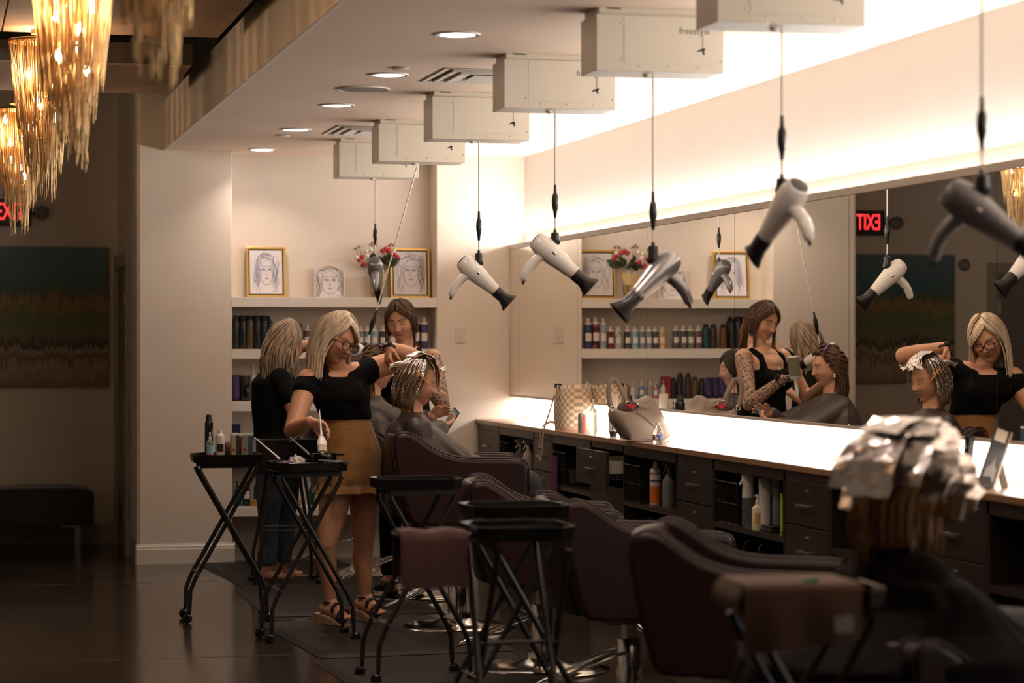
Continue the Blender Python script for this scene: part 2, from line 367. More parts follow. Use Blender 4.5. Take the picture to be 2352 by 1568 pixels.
for y0, y1, lb in CU:
    t = thing('open_cubby', lb, 'cabinet', (CX, (y0+y1)/2, 0)); h = (y1-y0)/2; Z = CZ-.03
    obj('top_rail', MB().box(0, .02, -h, h, Z-.05, Z), esp, t)
    obj('side_panel', MB().box(0, .33, -h, -h+.018, .1, Z), esp, t); obj('side_panel', MB().box(0, .33, h-.018, h, .1, Z), esp, t)
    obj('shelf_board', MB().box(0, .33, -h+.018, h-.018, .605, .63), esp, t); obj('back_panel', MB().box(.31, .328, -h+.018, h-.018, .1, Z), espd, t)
    cb = MB()
    for s in (-.3, .1): cb.tube([(.1, s*h, .6), (.02, s*h+.03, .56), (.0, s*h+.07, .42), (.05, s*h+.16, .22), (.2, s*h+.25, .105)], .004, 6)
    obj('cable', cb, BLACK, t, smooth=180)
# ---------------------------------------------------------------- things in the cubbies
def lab(w_, h_, r, z, n=6, span=1.6):
    mb = MB(); A = [(-span/2 + span*k/n) for k in range(n+1)]
    ring = [[Vector((r*math.sin(a), -r*math.cos(a), zz)) for a in A] for zz in (z-h_/2, z+h_/2)]
    vs = ring[0]+ring[1]; mb.add(vs, [(k, k+1, n+2+k, n+1+k) for k in range(n)]); return mb
def bottle(kind, loc, r, h, cb, cc, label, cat='bottle', group=None, lb=None, rz=0, clear=False):
    """kind: can / black_can / trigger / pump / tube / jar / mist / flask"""
    names = {'can': 'aerosol_can', 'black_can': 'aerosol_can', 'trigger': 'spray_bottle', 'pump': 'pump_bottle', 'tube': 'squeeze_tube', 'jar': 'product_jar', 'mist': 'mist_bottle', 'flask': 'product_bottle'}
    t = thing(names[kind], label, cat, loc, rz, group)
    mb_, mc = cb, cc
    if kind == 'can':
        obj('body', MB().lathe([(r*.94, 0), (r, .004), (r, h*.76), (r*.97, h*.78)], 18), mb_, t, smooth=40)
        obj('shoulder', MB().lathe([(r*.98, h*.775), (r*.94, h*.80), (r*.62, h*.86), (r*.42, h*.875)], 18), mc, t, smooth=60)
        obj('cap', MB().lathe([(r*.44, h*.87), (r*.44, h*.96), (r*.34, h), (r*.05, h)], 14), mc, t, smooth=50)
    elif kind == 'black_can':
        obj('body', MB().lathe([(r*.94, 0), (r, .004), (r, h*.80), (r*.9, h*.835), (r*.72, h*.85)], 18), mb_, t, smooth=40)
        obj('collar', MB().lathe([(r*.9, h*.815), (r*.92, h*.825), (r*.8, h*.85)], 18), STEEL if lb == 'gold' else mb_, t, smooth=50)
        obj('cap', MB().lathe([(r*.78, h*.84), (r*.8, h*.90), (r*.68, h*.915), (r*.66, h*.97), (r*.5, h), (r*.05, h)], 14), mc, t, smooth=40)
    elif kind == 'trigger':
        obj('body', MB().lathe([(r*.95, 0), (r, .006), (r, h*.5), (r*.86, h*.6), (r*.42, h*.72), (r*.38, h*.78)], 18), mb_, t, smooth=60)
        hd = MB().lathe([(r*.42, h*.77), (r*.42, h*.84)], 12)
        hd.prism([(-r*.95, h*.9), (-r*.9, h*.96), (-r*.3, h), (r*.75, h*.985), (r*.95, h*.93), (r*.9, h*.88), (r*.4, h*.86), (-r*.35, h*.84), (-r*.5, h*.89)], -r*.3, r*.3)
        hd.prism([(-r*.55, h*.885), (-r*.75, h*.8), (-r*.95, h*.72), (-r*.86, h*.72), (-r*.6, h*.79), (-r*.4, h*.87)], -r*.12, r*.12)
        obj('trigger_head', hd, mc, t, bev=.002)
    elif kind in ('pump', 'flask'):
        obj('body', MB().lathe([(r*.92, 0), (r, .006), (r, h*.58), (r*.9, h*.65), (r*.4, h*.71), (r*.36, h*.74)], 18), mb_, t, smooth=60)
        hd = MB().lathe([(r*.42, h*.73), (r*.42, h*.82), (r*.3, h*.83), (r*.2, h*.84), (r*.2, h*.92), (r*.28, h*.93), (r*.28, h), (r*.03, h)], 12)
        if kind == 'pump': hd.box(-r*.5, r*.05, -r*.16, r*.16, h*.945, h*.985)
        obj('cap', hd, mc, t, smooth=40)
    elif kind == 'tube':
        rings = []
        for f, wx, wy in ((0, .72, .72), (.04, .78, .78), (.12, .95, .92), (.5, 1, .62), (.97, 1.08, .06), (1, 1.08, .05)):
            rings.append([Vector((r*wx*math.cos(2*PI*k/16), r*wy*math.sin(2*PI*k/16), h*f)) for k in range(16)])
        obj('body', MB().loft(rings[2:]), mb_, t, smooth=50); obj('cap', MB().loft(rings[:3]), mc, t, smooth=40)
    elif kind == 'jar':
        obj('body', MB().lathe([(r*.92, 0), (r, .005), (r, h*.7), (r*.96, h*.73)], 20), mb_, t, smooth=40)
        obj('cap', MB().lathe([(r*1.02, h*.72), (r*1.02, h*.97), (r*.96, h), (r*.05, h)], 20), mc, t, smooth=40)
    elif kind == 'mist':
        obj('body', MB().lathe([(r*.9, 0), (r, .01), (r, h*.56)], 18), mb_, t, smooth=40)
        obj('cap', MB().lathe([(r*.98, h*.55), (r*.9, h*.75), (r*1.06, h*.93), (r*1.05, h*.99), (r*.9, h), (r*.05, h)], 18), mc, t, smooth=50)
        obj('nozzle', MB().prism([(-r*.9, h*.93), (-r*1.5, h*.80), (-r*1.4, h*.79), (-r*.8, h*.86)], -r*.2, r*.2), mc, t)
    if lb is not None and lb != 'gold': obj('label_print', lab(0, h*.26, r*1.012, h*.38), lb, t)
    return t
WPL = mat('white_plastic', (.68, .64, .6), .35); CLR = mat('clear_plastic', (.8, .8, .78), .08, trans=.9, spec=.4); PAPER = mat('label_white', (.72, .68, .62), .5)
CRM = mat('cream_plastic', (.72, .62, .42), .4); ORG = mat('orange_print', (.65, .16, .02), .4)
GREY = mat('grey_plastic', (.16, .17, .18), .3); PEACH = mat('peach_liquid', (.5, .36, .28), .3); BLUEP = mat('blue_plastic', (.02, .12, .4), .35); LIME = mat('lime_plastic', (.35, .6, .05), .4)
def cubx(u, x, hw):
    y = onX(u, 900, x).y; f = onX(u, 900, CX).y           # the cubby whose opening the pixel looks into
    for y0, y1, _ in CU:
        if y0 < f < y1: return max(y0+.02+hw, min(y1-.02-hw, y))
    return y
def cub(u, x=3.75): return (x, cubx(u, x, .04), .63)
meshm = mat('black_mesh', (.014, .013, .012), .45, .3)
def basket(loc, w_, d_, h_, label):
    t = thing('mesh_basket', label, 'basket', loc, 0, 'black wire mesh baskets in the cubbies')
    mb = MB(); n = 12
    for z in (.004, h_*.5, h_): mb.tube([(x*w_/2*(.86+.14*z/h_), y*d_/2*(.86+.14*z/h_), z) for x, y in ((-1, -1), (1, -1), (1, 1), (-1, 1))], .003, 5, closed=True)
    obj('rim_wire', mb, meshm, t)
    g = MB()
    for sgn in (-1, 1):
        for k in range(n+1):
            f = -1+2*k/n
            for f2, in ((f+.35,), (f-.35,)):
                f2 = max(-1, min(1, f2))
                g.tube([(sgn*w_/2*.86, f*d_/2*.86, .004), (sgn*w_/2, f2*d_/2, h_)], .0013, 4); g.tube([(f*w_/2*.86, sgn*d_/2*.86, .004), (f2*w_/2, sgn*d_/2, h_)], .0013, 4)
    o = obj('wire_mesh', g, meshm, t); o['kind'] = 'stuff'
    obj('bottom', MB().box(-w_*.43, w_*.43, -d_*.43, d_*.43, 0, .004), meshm, t)
    return t
basket((3.76, cubx(1172, 3.76, {1172:.12,1296:.15,1466:.15,1680:.17}[1172]), .63), .2, .24, .2, 'black wire mesh basket beside the two trigger spray bottles')
basket((3.76, cubx(1296, 3.76, {1172:.12,1296:.15,1466:.15,1680:.17}[1296]), .63), .2, .3, .2, 'black wire mesh basket beside the purple board')
basket((3.76, cubx(1466, 3.76, {1172:.12,1296:.15,1466:.15,1680:.17}[1466]), .63), .2, .3, .2, 'black wire mesh basket beside the orange spray can')
basket((3.76, cubx(1680, 3.76, {1172:.12,1296:.15,1466:.15,1680:.17}[1680]), .63), .2, .34, .2, 'black wire mesh basket full of curling tools')
bottle('trigger', cub(1196, 3.72), .038, .235, CLR, WPL, 'clear trigger spray bottle with white head beside the mesh basket')
bottle('trigger', cub(1214, 3.71), .038, .24, PEACH, WPL, 'peach trigger spray bottle with white head in the far cubby')
t = bottle('can', cub(1506, 3.73), .032, .232, WPL, WPL, 'orange and white clipper spray can in the cubby', 'spray can')
obj('label_band', MB().lathe([(.0324, .012), (.0324, .098)], 18), ORG, t, smooth=40)
RED = mat('red_print', (.5, .04, .03), .5); INK = mat('black_ink', (.02, .018, .018), .6)
for s_, z, sz, mm in (('50% LONGER', .168, .0125, RED), ('CLIPPERCIDE', .128, .0115, INK)):
    o = obj('lettering', text_mesh(s_, sz, bend=.0325, bold=.0004), mm, t); o.location = (0, 0, z); o.rotation_euler = (0, 0, -.35)
bottle('trigger', cub(1537, 3.74), .036, .245, GREY, GREY, 'grey trigger spray bottle beside the orange spray can')
bottle('mist', cub(1719, 3.70), .03, .25, CLR, WPL, 'tall clear mist bottle with a white grip top')
t = bottle('pump', cub(1740, 3.68), .026, .165, CRM, WPL, 'small cream bottle with white mist pump')
obj('label_print', lab(0, .05, .0264, .055), mat('peach_print', (.6, .3, .14), .5), t)
bottle('tube', cub(1757, 3.71), .028, .24, WPL, WPL, 'white squeeze tube behind the cream pump bottle')
bottle('jar', (3.76, cub(1765, 3.74)[1], .63), .03, .225, BLUEP, WPL, 'blue jar with a wide white lid in the cubby')
bottle('mist', cub(1788, 3.76), .028, .245, GREY, GREY, 'dark grey mist bottle at the back of the cubby')
tag(obj('lime_comb', MB().box(-.004, .004, -.004, .004, 0, .19).box(-.002, .002, -.014, .004, .02, .17), LIME, bev=.001), 'thin lime green comb standing in the cubby', 'comb').location = cub(1795, 3.68)
tag(obj('purple_board', MB().prism([(-.06, 0), (.07, .01), (.075, .1), (.05, .2), (.06, .24), (-.05, .245), (-.06, .2)], -.006, .006, 'x'), mat('purple_board', (.075, .008, .06), .6), bev=.003), 'purple shaped board hanging on the cubby front', 'board').location = (3.648, 14.08, .56)
tag(obj('plastic_cup', MB().lathe([(.03, 0), (.038, .09), (.035, .09), (.027, .006)], 16), CLR, smooth=60), 'small clear cup on the mesh basket', 'cup').location = (3.76, cubx(1296, 3.76, .15)+.02, .64)
for k, (dy, hh, lb) in enumerate(((-.08, .1, 'curling iron with pale clamp tip in the mesh basket'), (.0, .08, 'black curling wand coiled in the mesh basket'), (.09, .07, 'black straightener handle in the mesh basket'))):
    t = thing('hair_iron', lb, 'hair iron', (3.76, cubx(1680, 3.76, .17)+dy, .64)); obj('barrel', MB().tube([(0, 0, 0), (0, .01, .12), (.0, .03, .2+hh*.5)], [.014, .016, .012], 10), BLACK, t, smooth=180)
    obj('cord', MB().tube([(0, .02, .2), (.03, -.02, .27), (-.03, -.06, .26), (-.05, 0, .2), (0, .05, .22)], .004, 6), BLACK, t, smooth=180)
tag(obj('folding_tool', MB().box(-.05, .05, -.07, .07, 0, .018).box(-.04, .04, -.06, .09, .02, .03), BLACK, bev=.004), 'flat black tool lying before the cream pump bottle', 'tool').location = (3.72, cubx(1772, 3.70, .1), .63)

# ================================================================ SALON CHAIRS
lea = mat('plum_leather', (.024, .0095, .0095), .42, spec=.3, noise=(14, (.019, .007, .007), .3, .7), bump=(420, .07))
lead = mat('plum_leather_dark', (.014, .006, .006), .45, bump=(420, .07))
def smooth_poly(P, it=2):
    for _ in range(it):
        Q = []
        for a, b in zip(P, P[1:]+P[:1]): Q += [(a[0]*.75+b[0]*.25, a[1]*.75+b[1]*.25), (a[0]*.25+b[0]*.75, a[1]*.25+b[1]*.75)]
        P = Q
    return P
def make_chair():
    t = thing('salon_chair', 'x', 'chair')
    side = smooth_poly([(-.26, .42), (-.30, .55), (-.34, .74), (-.345, .86), (-.27, .885), (-.2, .845), (-.12, .785), (-.02, .752), (.1, .745), (.27, .745), (.345, .735), (.352, .64), (.34, .47), (.3, .41), (.1, .40), (-.2, .40)], 2)
    for s in (-1, 1):
        y0, y1 = (.235, .325) if s > 0 else (-.325, -.235)
        obj('arm_panel', MB().prism(side, y0, y1), lea, t, smooth=50, bev=.022, seg=4)
    i0 = next(i for i, q in enumerate(side) if q[1] > .56); i1 = max(i for i, q in enumerate(side) if q[1] > .56)
    for s in (-1, 1):
        for yy in (.319, .241): obj('piping', MB().tube([(x*1.003, s*yy, z+.0035) for x, z in side[i0:i1+1]], .0042, 6), lea, t, smooth=180)
    bk = MB(); rings = []
    for z, xf, xb in ((.42, -.16, -.275), (.55, -.19, -.31), (.7, -.225, -.345), (.82, -.262, -.352), (.868, -.285, -.338)):
        rings.append([Vector((xb - .03*(1-(y/.24)**2), y, z)) for y in np.linspace(-.25, .25, 9)] + [Vector((xf - .045*(1-(y/.24)**2), y, z)) for y in np.linspace(.25, -.25, 9)])
    bk.loft(rings); obj('backrest', bk, lea, t, smooth=60, bev=.015, seg=3)
    obj('seat', MB().box(-.2, .345, -.24, .24, .5, .61), lea, t, smooth=60, bev=.035, seg=4)
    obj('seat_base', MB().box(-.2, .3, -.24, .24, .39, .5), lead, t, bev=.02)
    base = obj('base_disc', MB().lathe([(.31, 0), (.312, .008), (.3, .016), (.25, .026), (.2, .03), (.13, .036), (.075, .06), (.07, .085), (.02, .085)], 40), CHROME, t, smooth=35)
    obj('piston_sleeve', MB().lathe([(.05, .08), (.05, .30), (.046, .305)], 24), CHROME, t, smooth=40)
    obj('piston', MB().cyl((0, 0, .3), (0, 0, .40), .032, 20), STEEL, t, smooth=40)
    obj('mount_plate', MB().box(-.13, .13, -.12, .12, .37, .392), BLACK, t, bev=.005)
    obj('pump_lever', MB().tube([(-.03, .06, .25), (-.1, .062, .235), (-.36, .062, .12), (-.385, .03, .108), (-.36, 0, .12), (-.1, -.062+.0, .235), (-.03, -.06, .25)], .0075, 8), CHROME, t, smooth=180)
    obj('foot_bar', MB().tube([(.25, -.12, .42), (.33, -.12, .33), (.44, -.13, .2), (.5, -.17, .17), (.5, .17, .17), (.44, .13, .2), (.33, .12, .33), (.25, .12, .42)], .011, 8), CHROME, t, smooth=180)
    return t
UPPER = ('arm_panel', 'piping', 'backrest', 'seat', 'seat_base', 'mount_plate', 'foot_bar')
chair0 = make_chair(); used = []
def place_chair(x, y, rz, lift, label):
    t = dup(chair0) if used else chair0
    used.append(t); t.location = (x, y, 0); t.rotation_euler = (0, 0, rz); t['label'] = label; t['group'] = 'plum leather salon chairs'
    for c in t.children:
        nm = c.name.split('.')[0]
        if nm in UPPER: c.location = (0, 0, lift)
        if nm == 'piston' and lift > 0: c.scale = (1, 1, 1); c.location = (0, 0, lift*.5); c.scale = (1, 1, 1+lift*8); c.location = (0, 0, -.3*lift*8)
    return t
CH = [(2.66, 15.2, .0, .1, 'plum leather salon chair of the client nearest the back wall'), (2.68, 13.79, -.02, .12, 'plum leather salon chair of the curly haired client'), (2.645, 12.24, -.16, .155, 'plum leather salon chair of the client with thin foils'),
      (2.69, 10.61, -.2, .0, 'empty plum salon chair behind the empty black tray trolley'), (2.72, 9.30, -.04, .0, 'empty plum salon chair beside the foreground tray trolley'), (2.64, 7.66, -.42, .0, 'empty plum salon chair next to the client in the foil cap'), (2.70, 6.1, .2, -.15, 'plum leather salon chair of the client in the foil cap')]
for c in CH: place_chair(*c)
# ---------------------------------------------------------------- anti-fatigue mats
mtm = mat('rubber_mat', (.017, .0095, .0075), .6, spec=.25, noise=(25, (.012, .007, .006), .3, .7), bump=(140, .15))
for x, y, L_, rz, lb in ((2.25, 15.35, 1.66, .07, 'dark rubber floor mat at the foot of the recess shelves'), (2.235, 13.71, 1.5, -.01, 'dark rubber floor mat under the woman in the mustard skirt'), (2.20, 11.98, 1.46, .07, 'dark rubber floor mat under the crossed trolley legs'), (2.24, 10.38, 1.5, .06, 'dark rubber floor mat under the empty tray trolley'), (2.25, 8.8, 1.5, .03, 'dark rubber floor mat nearest the foreground trolley')):
    t = thing('floor_mat', lb, 'mat', (x, y, 0), rz, 'rubber floor mats')
    a = rr_poly(.98, L_, .05); b = rr_poly(.90, L_-.08, .04)
    mb = MB().loft([[Vector((p[0], p[1], 0)) for p in a], [Vector((p[0], p[1], .003)) for p in a], [Vector((p[0], p[1], .016)) for p in b]]); obj('mat_body', mb, mtm, t, bev=.001)

# ================================================================ TRAY TROLLEYS
def make_trolley():
    t = thing('tray_trolley', 'x', 'trolley')
    P = [(-.185, -.11), (-.13, -.165), (.13, -.165), (.185, -.11), (.185, .11), (.13, .165), (-.13, .165), (-.185, .11)]
    mb = MB(); sc = lambda k, z: [Vector((p[0]*k, p[1]*k, z)) for p in P]
    mb.loft([sc(.93, .85), sc(.97, .854), sc(1, .895), sc(1.005, .897), sc(.985, .897), sc(.965, .872), sc(.95, .87)]); obj('tray', mb, BLACKG, t, bev=.003)
    for s in (-1, 1): obj('tray_bracket', MB().box(-.15, .15, s*.11-.01, s*.11+.01, .825, .852), BLACK, t)
    for s, yy in ((1, -.15), (-1, -.11), (1, .11), (-1, .15)):
        lg = obj('leg', MB().tube([(-s*.155, yy*.9, .822), (-s*.14, yy*.9, .79), (s*.175, yy, .235), (s*.2, yy, .17), (s*.205, yy, .065)], .0115, 10), BLACK, t, smooth=60)
        obj('caster', MB().cyl((s*.205, yy, .07), (s*.205, yy, .05), .009, 10).ell((s*.215, yy, .026), (.026, .02, .026), 12, 8).cyl((s*.215, yy-.022, .03), (s*.215, yy+.022, .03), .012, 10), BLACKG, lg, smooth=50)
    for s in (-1, 1): obj('cross_bar', MB().cyl((s*.16, -.15, .262), (s*.16, .15, .262), .005, 8), STEEL, t)
    obj('pivot', MB().cyl((.017, -.15, .5), (.017, .15, .5), .007, 8), BLACK, t)
    return t
tr0 = make_trolley(); TR = []
def place_trolley(u, v, rz, label):
    p = onZ(u, v, .895); t = dup(tr0) if TR else tr0; t.location = (p.x, p.y, 0); t.rotation_euler = (0, 0, rz); t['label'] = label; t['group'] = 'folding black tray trolleys'; TR.append(t); return t
place_trolley(519, 1042, -.02, 'black tray trolley carrying spray bottles and colour boxes')
place_trolley(706, 1060, .06, 'black tray trolley carrying the tint bowl and foils')
place_trolley(955, 1097, .1, 'empty black tray trolley beside the mustard skirt')
place_trolley(1180, 1157, .05, 'empty black tray trolley between the empty chairs')
place_trolley(1187, 1203, PI/2, 'black tray trolley with a maroon towel over its end')
place_trolley(1840, 1344, -.08, 'black tray trolley with a tan towel beside the foil cap client')
# towels hung over the last two trays
def towel(name, t, x0, x1, y0, y1, drop, m, label, side='x', dropb=.1):
    """cloth lying on the tray and hanging over its -x side (and the front)"""
    r = thing(name, label, 'towel', t.location, t.rotation_euler[2])
    mb = MB(); n = 10; rings = []
    prof = [(x0-.006, .897-drop), (x0-.012, .897-drop*.5), (x0-.008, .885), (x0, .903), (x0+.03, .905), (x1, .904)]
    for i in range(n+1):
        y = y0+(y1-y0)*i/n; wv = .006*math.sin(i*1.7)
        rings.append([Vector((x+(wv if z < .88 else 0), y, z+(.004*math.sin(i*2.1) if z < .8 else 0))) for x, z in prof] + [Vector((x+(wv if z < .88 else 0)+.009, y, z+(.009 if z > .88 else 0))) for x, z in reversed(prof)])
    mb.loft(rings); obj('towel_end', mb, m, r, smooth=60)
    if dropb:
        f = MB(); rings = []
        pf = [(y0-.012, .897-dropb), (y0-.016, .897-dropb*.5), (y0-.012, .888), (y0-.002, .906), (y0+.04, .908)]
        for i in range(n+1):
            x = x0+(x1-x0)*i/n; wv = .007*math.sin(i*1.3+1); k = 1-.25*i/n
            rings.append([Vector((x, y+wv*(z < .88), .897-(.897-z)*k if z < .897 else z)) for y, z in pf] + [Vector((x, y+wv*(z < .88)-.01, (.897-(.897-z)*k if z < .897 else z)+(.01 if z > .88 else 0))) for y, z in reversed(pf)])
        f.loft(rings); obj('towel_front', f, m, r, smooth=60)
    return r
t4 = TR[4]
obj('towel_rail', MB().tube([(-.06, .15, .868), (-.06, .41, .868), (.06, .41, .868), (.06, .15, .868)], .006, 8), BLACK, t4, smooth=60)
mtw = thing('maroon_towel', 'maroon towel hanging over the side rail of a black trolley', 'towel', tuple(t4.location)); mb = MB(); rings = []
for i in range(13):
    x = -.405+.225*i/12; wv = .006*math.sin(i*1.4); pf = [(-.085+wv, .70), (-.083-wv, .78), (-.078, .85), (-.066, .878), (-.03, .884), (.03, .884), (.066, .878), (.078, .85), (.083+wv, .78), (.085, .72)]
    rings.append([Vector((x, y, z+.004*math.sin(i*.9))) for y, z in pf] + [Vector((x, y*.86, z-(.012 if abs(y) < .07 else 0))) for y, z in reversed(pf)])
mb.loft(rings); obj('towel_cloth', mb, mat('maroon_towel', (.075, .026, .021), .9, bump=(400, .4), sheen=.2), mtw, smooth=60)
tt_ = towel('tan_towel', TR[5], -.19, .1, -.16, .1, .05, mat('tan_towel', (.16, .085, .05), .9, bump=(400, .4), sheen=.2), 'tan towel hanging over the front of a black trolley', dropb=.15)
obj('care_tag', MB().box(.03, .075, -.192, -.189, .80, .84), mat('tag_white', (.6, .58, .56), .6), tt_)
# ================================================================ CEILING DRYER BOXES AND HANGING DRYERS
boxm = mat('dryer_box_enamel', (.66, .6, .5), .45); cordm = mat('cord_white', (.7, .64, .56), .5)
ink2 = mat('grey_print', (.14, .12, .1), .5)
BX = ((15.02, 2.48, 'white ceiling dryer box nearest the back wall'), (13.68, 2.49, 'white ceiling dryer box whose cord is pulled slantwise'), (12.08, 2.48, 'white ceiling dryer box, third from the back wall'), (10.41, 2.465, 'white ceiling dryer box, fourth from the back wall'),
      (8.89, 2.47, 'white ceiling dryer box showing its grey printed lettering'), (7.45, 2.48, 'white ceiling dryer box above the empty chair next to the foil cap client'), (5.93, 2.48, 'white ceiling dryer box above the foil cap client'))
ft = text_mesh('freestyle', .036, .0004)
def boxes(y, x0, label):
    W, Hh, Dp = .515, .245, .23
    t = thing('ceiling_dryer_box', label, 'dryer box', (x0, y, ZC), 0, 'white ceiling boxes holding dryer cords')
    obj('housing', MB().box(0, W, 0, Dp, -Hh, -.028), boxm, t, bev=.002)
    obj('mounting_plate', MB().box(.012, W-.01, .012, Dp-.012, -.028, 0), boxm, t, bev=.002)
    obj('plate_slot', MB().box(.045, .1, .0105, .0125, -.006, -.001), INK, t)
    obj('cover_panel', MB().box(.11, W-.02, -.0016, .001, -Hh+.03, -.034), boxm, t, bev=.0005)
    for x, z in ((.1, -.06), (.1, -.2), (.17, -Hh+.02), (.29, -Hh+.02), (.41, -Hh+.02), (W-.012, -.2), (W-.012, -.06)):
        obj('screw', MB().lathe([(.0038, 0), (.0038, .002), (.001, .003)], 8, M=Matrix.Rotation(PI/2, 4, 'X').to_3x3(), o=(x, 0, z)), STEEL, t, smooth=40)
    o = obj('lettering', ft, ink2, t); o.location = (.395, -.0022, -.085)
    obj('logo_line', MB().box(.4275, .4295, -.0028, -.0016, -.145, -.097), ink2, t)
    ic = MB().prism([(.402, -.166), (.41, -.158), (.432, -.148), (.438, -.150), (.438, -.158), (.414, -.163)], -.0028, -.0016)
    ic.prism([(.424, -.156), (.432, -.156), (.437, -.172), (.433, -.177), (.428, -.17)], -.0028, -.0016); obj('logo_icon', ic, INK, t)
    obj('grommet', MB().lathe([(.016, -Hh+.001), (.016, -Hh-.006), (.008, -Hh-.012)], 14, o=(.235, .11, 0)), boxm, t, smooth=40)
    return t
for y, x0, lb in BX: boxes(y, x0, lb)
# ---- dryers
dw = mat('dryer_white', (.72, .68, .64), .3, coat=.3); dsv = mat('dryer_silver', (.36, .35, .36), .28, .75); dsg = mat('dryer_smoke', (.2, .195, .19), .32, .4); dgr = mat('dryer_grey', (.22, .215, .225), .35, .3); grl = mat('dryer_grille', (.10, .09, .085), .6, bump=(700, .6))
def dryer_parts(t, M, m):
    """barrel along local x, handle towards -z; M maps local to the thing's frame"""
    R = lambda p: M @ Vector(p)
    def lx(prof, n=20, sy=1, sz=1): 
        return [[R((x, r*math.cos(2*PI*k/n)*sy, r*math.sin(2*PI*k/n)*sz)) for k in range(n)] for r, x in prof]
    b = obj('barrel', MB().loft(lx([(.034, -.078), (.041, -.073), (.049, -.045), (.0515, -.012), (.049, .025), (.044, .06), (.038, .1), (.033, .14), (.0295, .165), (.027, .168)])), m, t, smooth=60)
    obj('rear_grille', MB().loft(lx([(.0335, -.0785), (.031, -.0805), (.01, -.084), (.002, -.0845)])), grl, b, smooth=60)
    obj('seam_badge', MB().ell(R((.03, -.048, .006)), (.011, .004, .008), 12, 6, M=M.to_3x3()), CHROME, b, smooth=60)
    nz = [[R((x, r*math.cos(2*PI*k/20)*sy, r*math.sin(2*PI*k/20)*sz)) for k in range(20)] for r, x, sy, sz in ((.031, .16, 1, 1), (.031, .2, 1, 1), (.029, .208, 1, 1), (.034, .235, .7, 1.15), (.038, .26, .4, 1.45), (.034, .262, .3, 1.4), (.02, .235, .3, 1))]
    obj('nozzle', MB().loft(nz), BLACK, t, smooth=40)
    hp = [(-.004, 0, -.03), (-.012, 0, -.065), (-.016, 0, -.1), (-.012, 0, -.135), (.001, 0, -.168), (.008, 0, -.18)]
    h = obj('handle', MB().tube([R(p) for p in hp], [.027, .025, .0245, .0235, .02, .011], 14, flat=.9), m, t, smooth=60)
    obj('strain_relief', MB().tube([R(p) for p in ((.004, 0, -.174), (.016, 0, -.192))], [.008, .006], 8), BLACK, h, smooth=60)
    for z in (-.085, -.105): obj('switch', MB().ell(R((-.014+.0195, 0, z)), (.004, .006, .007), 8, 6, M=M.to_3x3()), BLACK, h, smooth=60)
    return R((.0, 0, .05))
def hang_dryer(i, u, vs, xdir, down, m, label, yoff=0):
    y = BX[i][0]+.11
    P = lambda v: onY(u, v, y); top = Vector((P(600).x, y, ZC-.245))
    t = thing('hanging_hair_dryer', label, 'hair dryer', tuple(top), 0, 'hair dryers hanging from ceiling boxes')
    L_ = lambda v: Vector((0, 0, P(v).z - top.z))
    obj('cord', MB().cyl((0, 0, 0), L_(vs[0]+3), .0042, 8), cordm, t, smooth=60)
    a, b = L_(vs[0]).z, L_(vs[1]).z; d = b-a
    obj('inline_connector', MB().lathe([(.006, a), (.0075, a+.25*d), (.0135, a+.33*d), (.0155, a+.5*d), (.0145, a+.66*d), (.012, a+.72*d), (.012, a+.76*d), (.0095, a+.78*d), (.006, b)], 14), BLACK, t, smooth=50)
    z2 = L_(vs[2]).z; z3 = L_(vs[3]).z
    obj('lower_cord', MB().cyl((0, 0, b), (0, 0, z2), .004, 8), cordm, t, smooth=60)
    x = Vector(xdir).normalized(); M = orient(x, -Vector(down)); 
    # swivel sits on the barrel side opposite the handle
    q = M.to_3x3() @ Vector((0.0, 0, .05)); end = Vector((0, 0, z3)); M.translation = end - q
    dryer_parts(t, M, m)
    nrm = M.to_3x3() @ Vector((0, 0, 1))
    obj('swivel', MB().lathe([(.007, z2+.012), (.008, z2), (.019, z2-.004), (.021, z3+.012)], 14).tube([Vector((0, 0, z3+.018)), end + nrm*.004, end - nrm*.012], [.021, .0235, .02], 14), BLACK, t, smooth=50)
    return t
hang_dryer(0, 862, (513, 562, 588, 606), (.22, .66, -.7), (-.12, -.68, -.70), dsg, 'grey hair dryer hanging before the flower vase')
hang_dryer(2, 1100, (485, 552, 580, 604), (.74, -.1, -.66), (-.7, .1, -.75), dw, 'white hair dryer hanging beside the light switch')
hang_dryer(3, 1275, (424, 500, 533, 556), (.74, -.18, -.66), (-.66, .1, -.75), dw, 'white hair dryer hanging above the checkered bag')
hang_dryer(4, 1500, (440, 528, 563, 598), (-.72, -.2, -.66), (.66, .0, -.75), dsv, 'silver hair dryer hanging above the taupe bag')
hang_dryer(5, 1796, (265, 368, 408, 440), (-.25, .68, -.69), (.2, -.68, -.70), dw, 'white hair dryer turned end on with its rear grille showing')
hang_dryer(6, 2255, (222, 345, 400, 440), (.68, -.42, -.6), (-.40, .30, -.87), dgr, 'dark grey hair dryer hanging nearest the foil cap client')
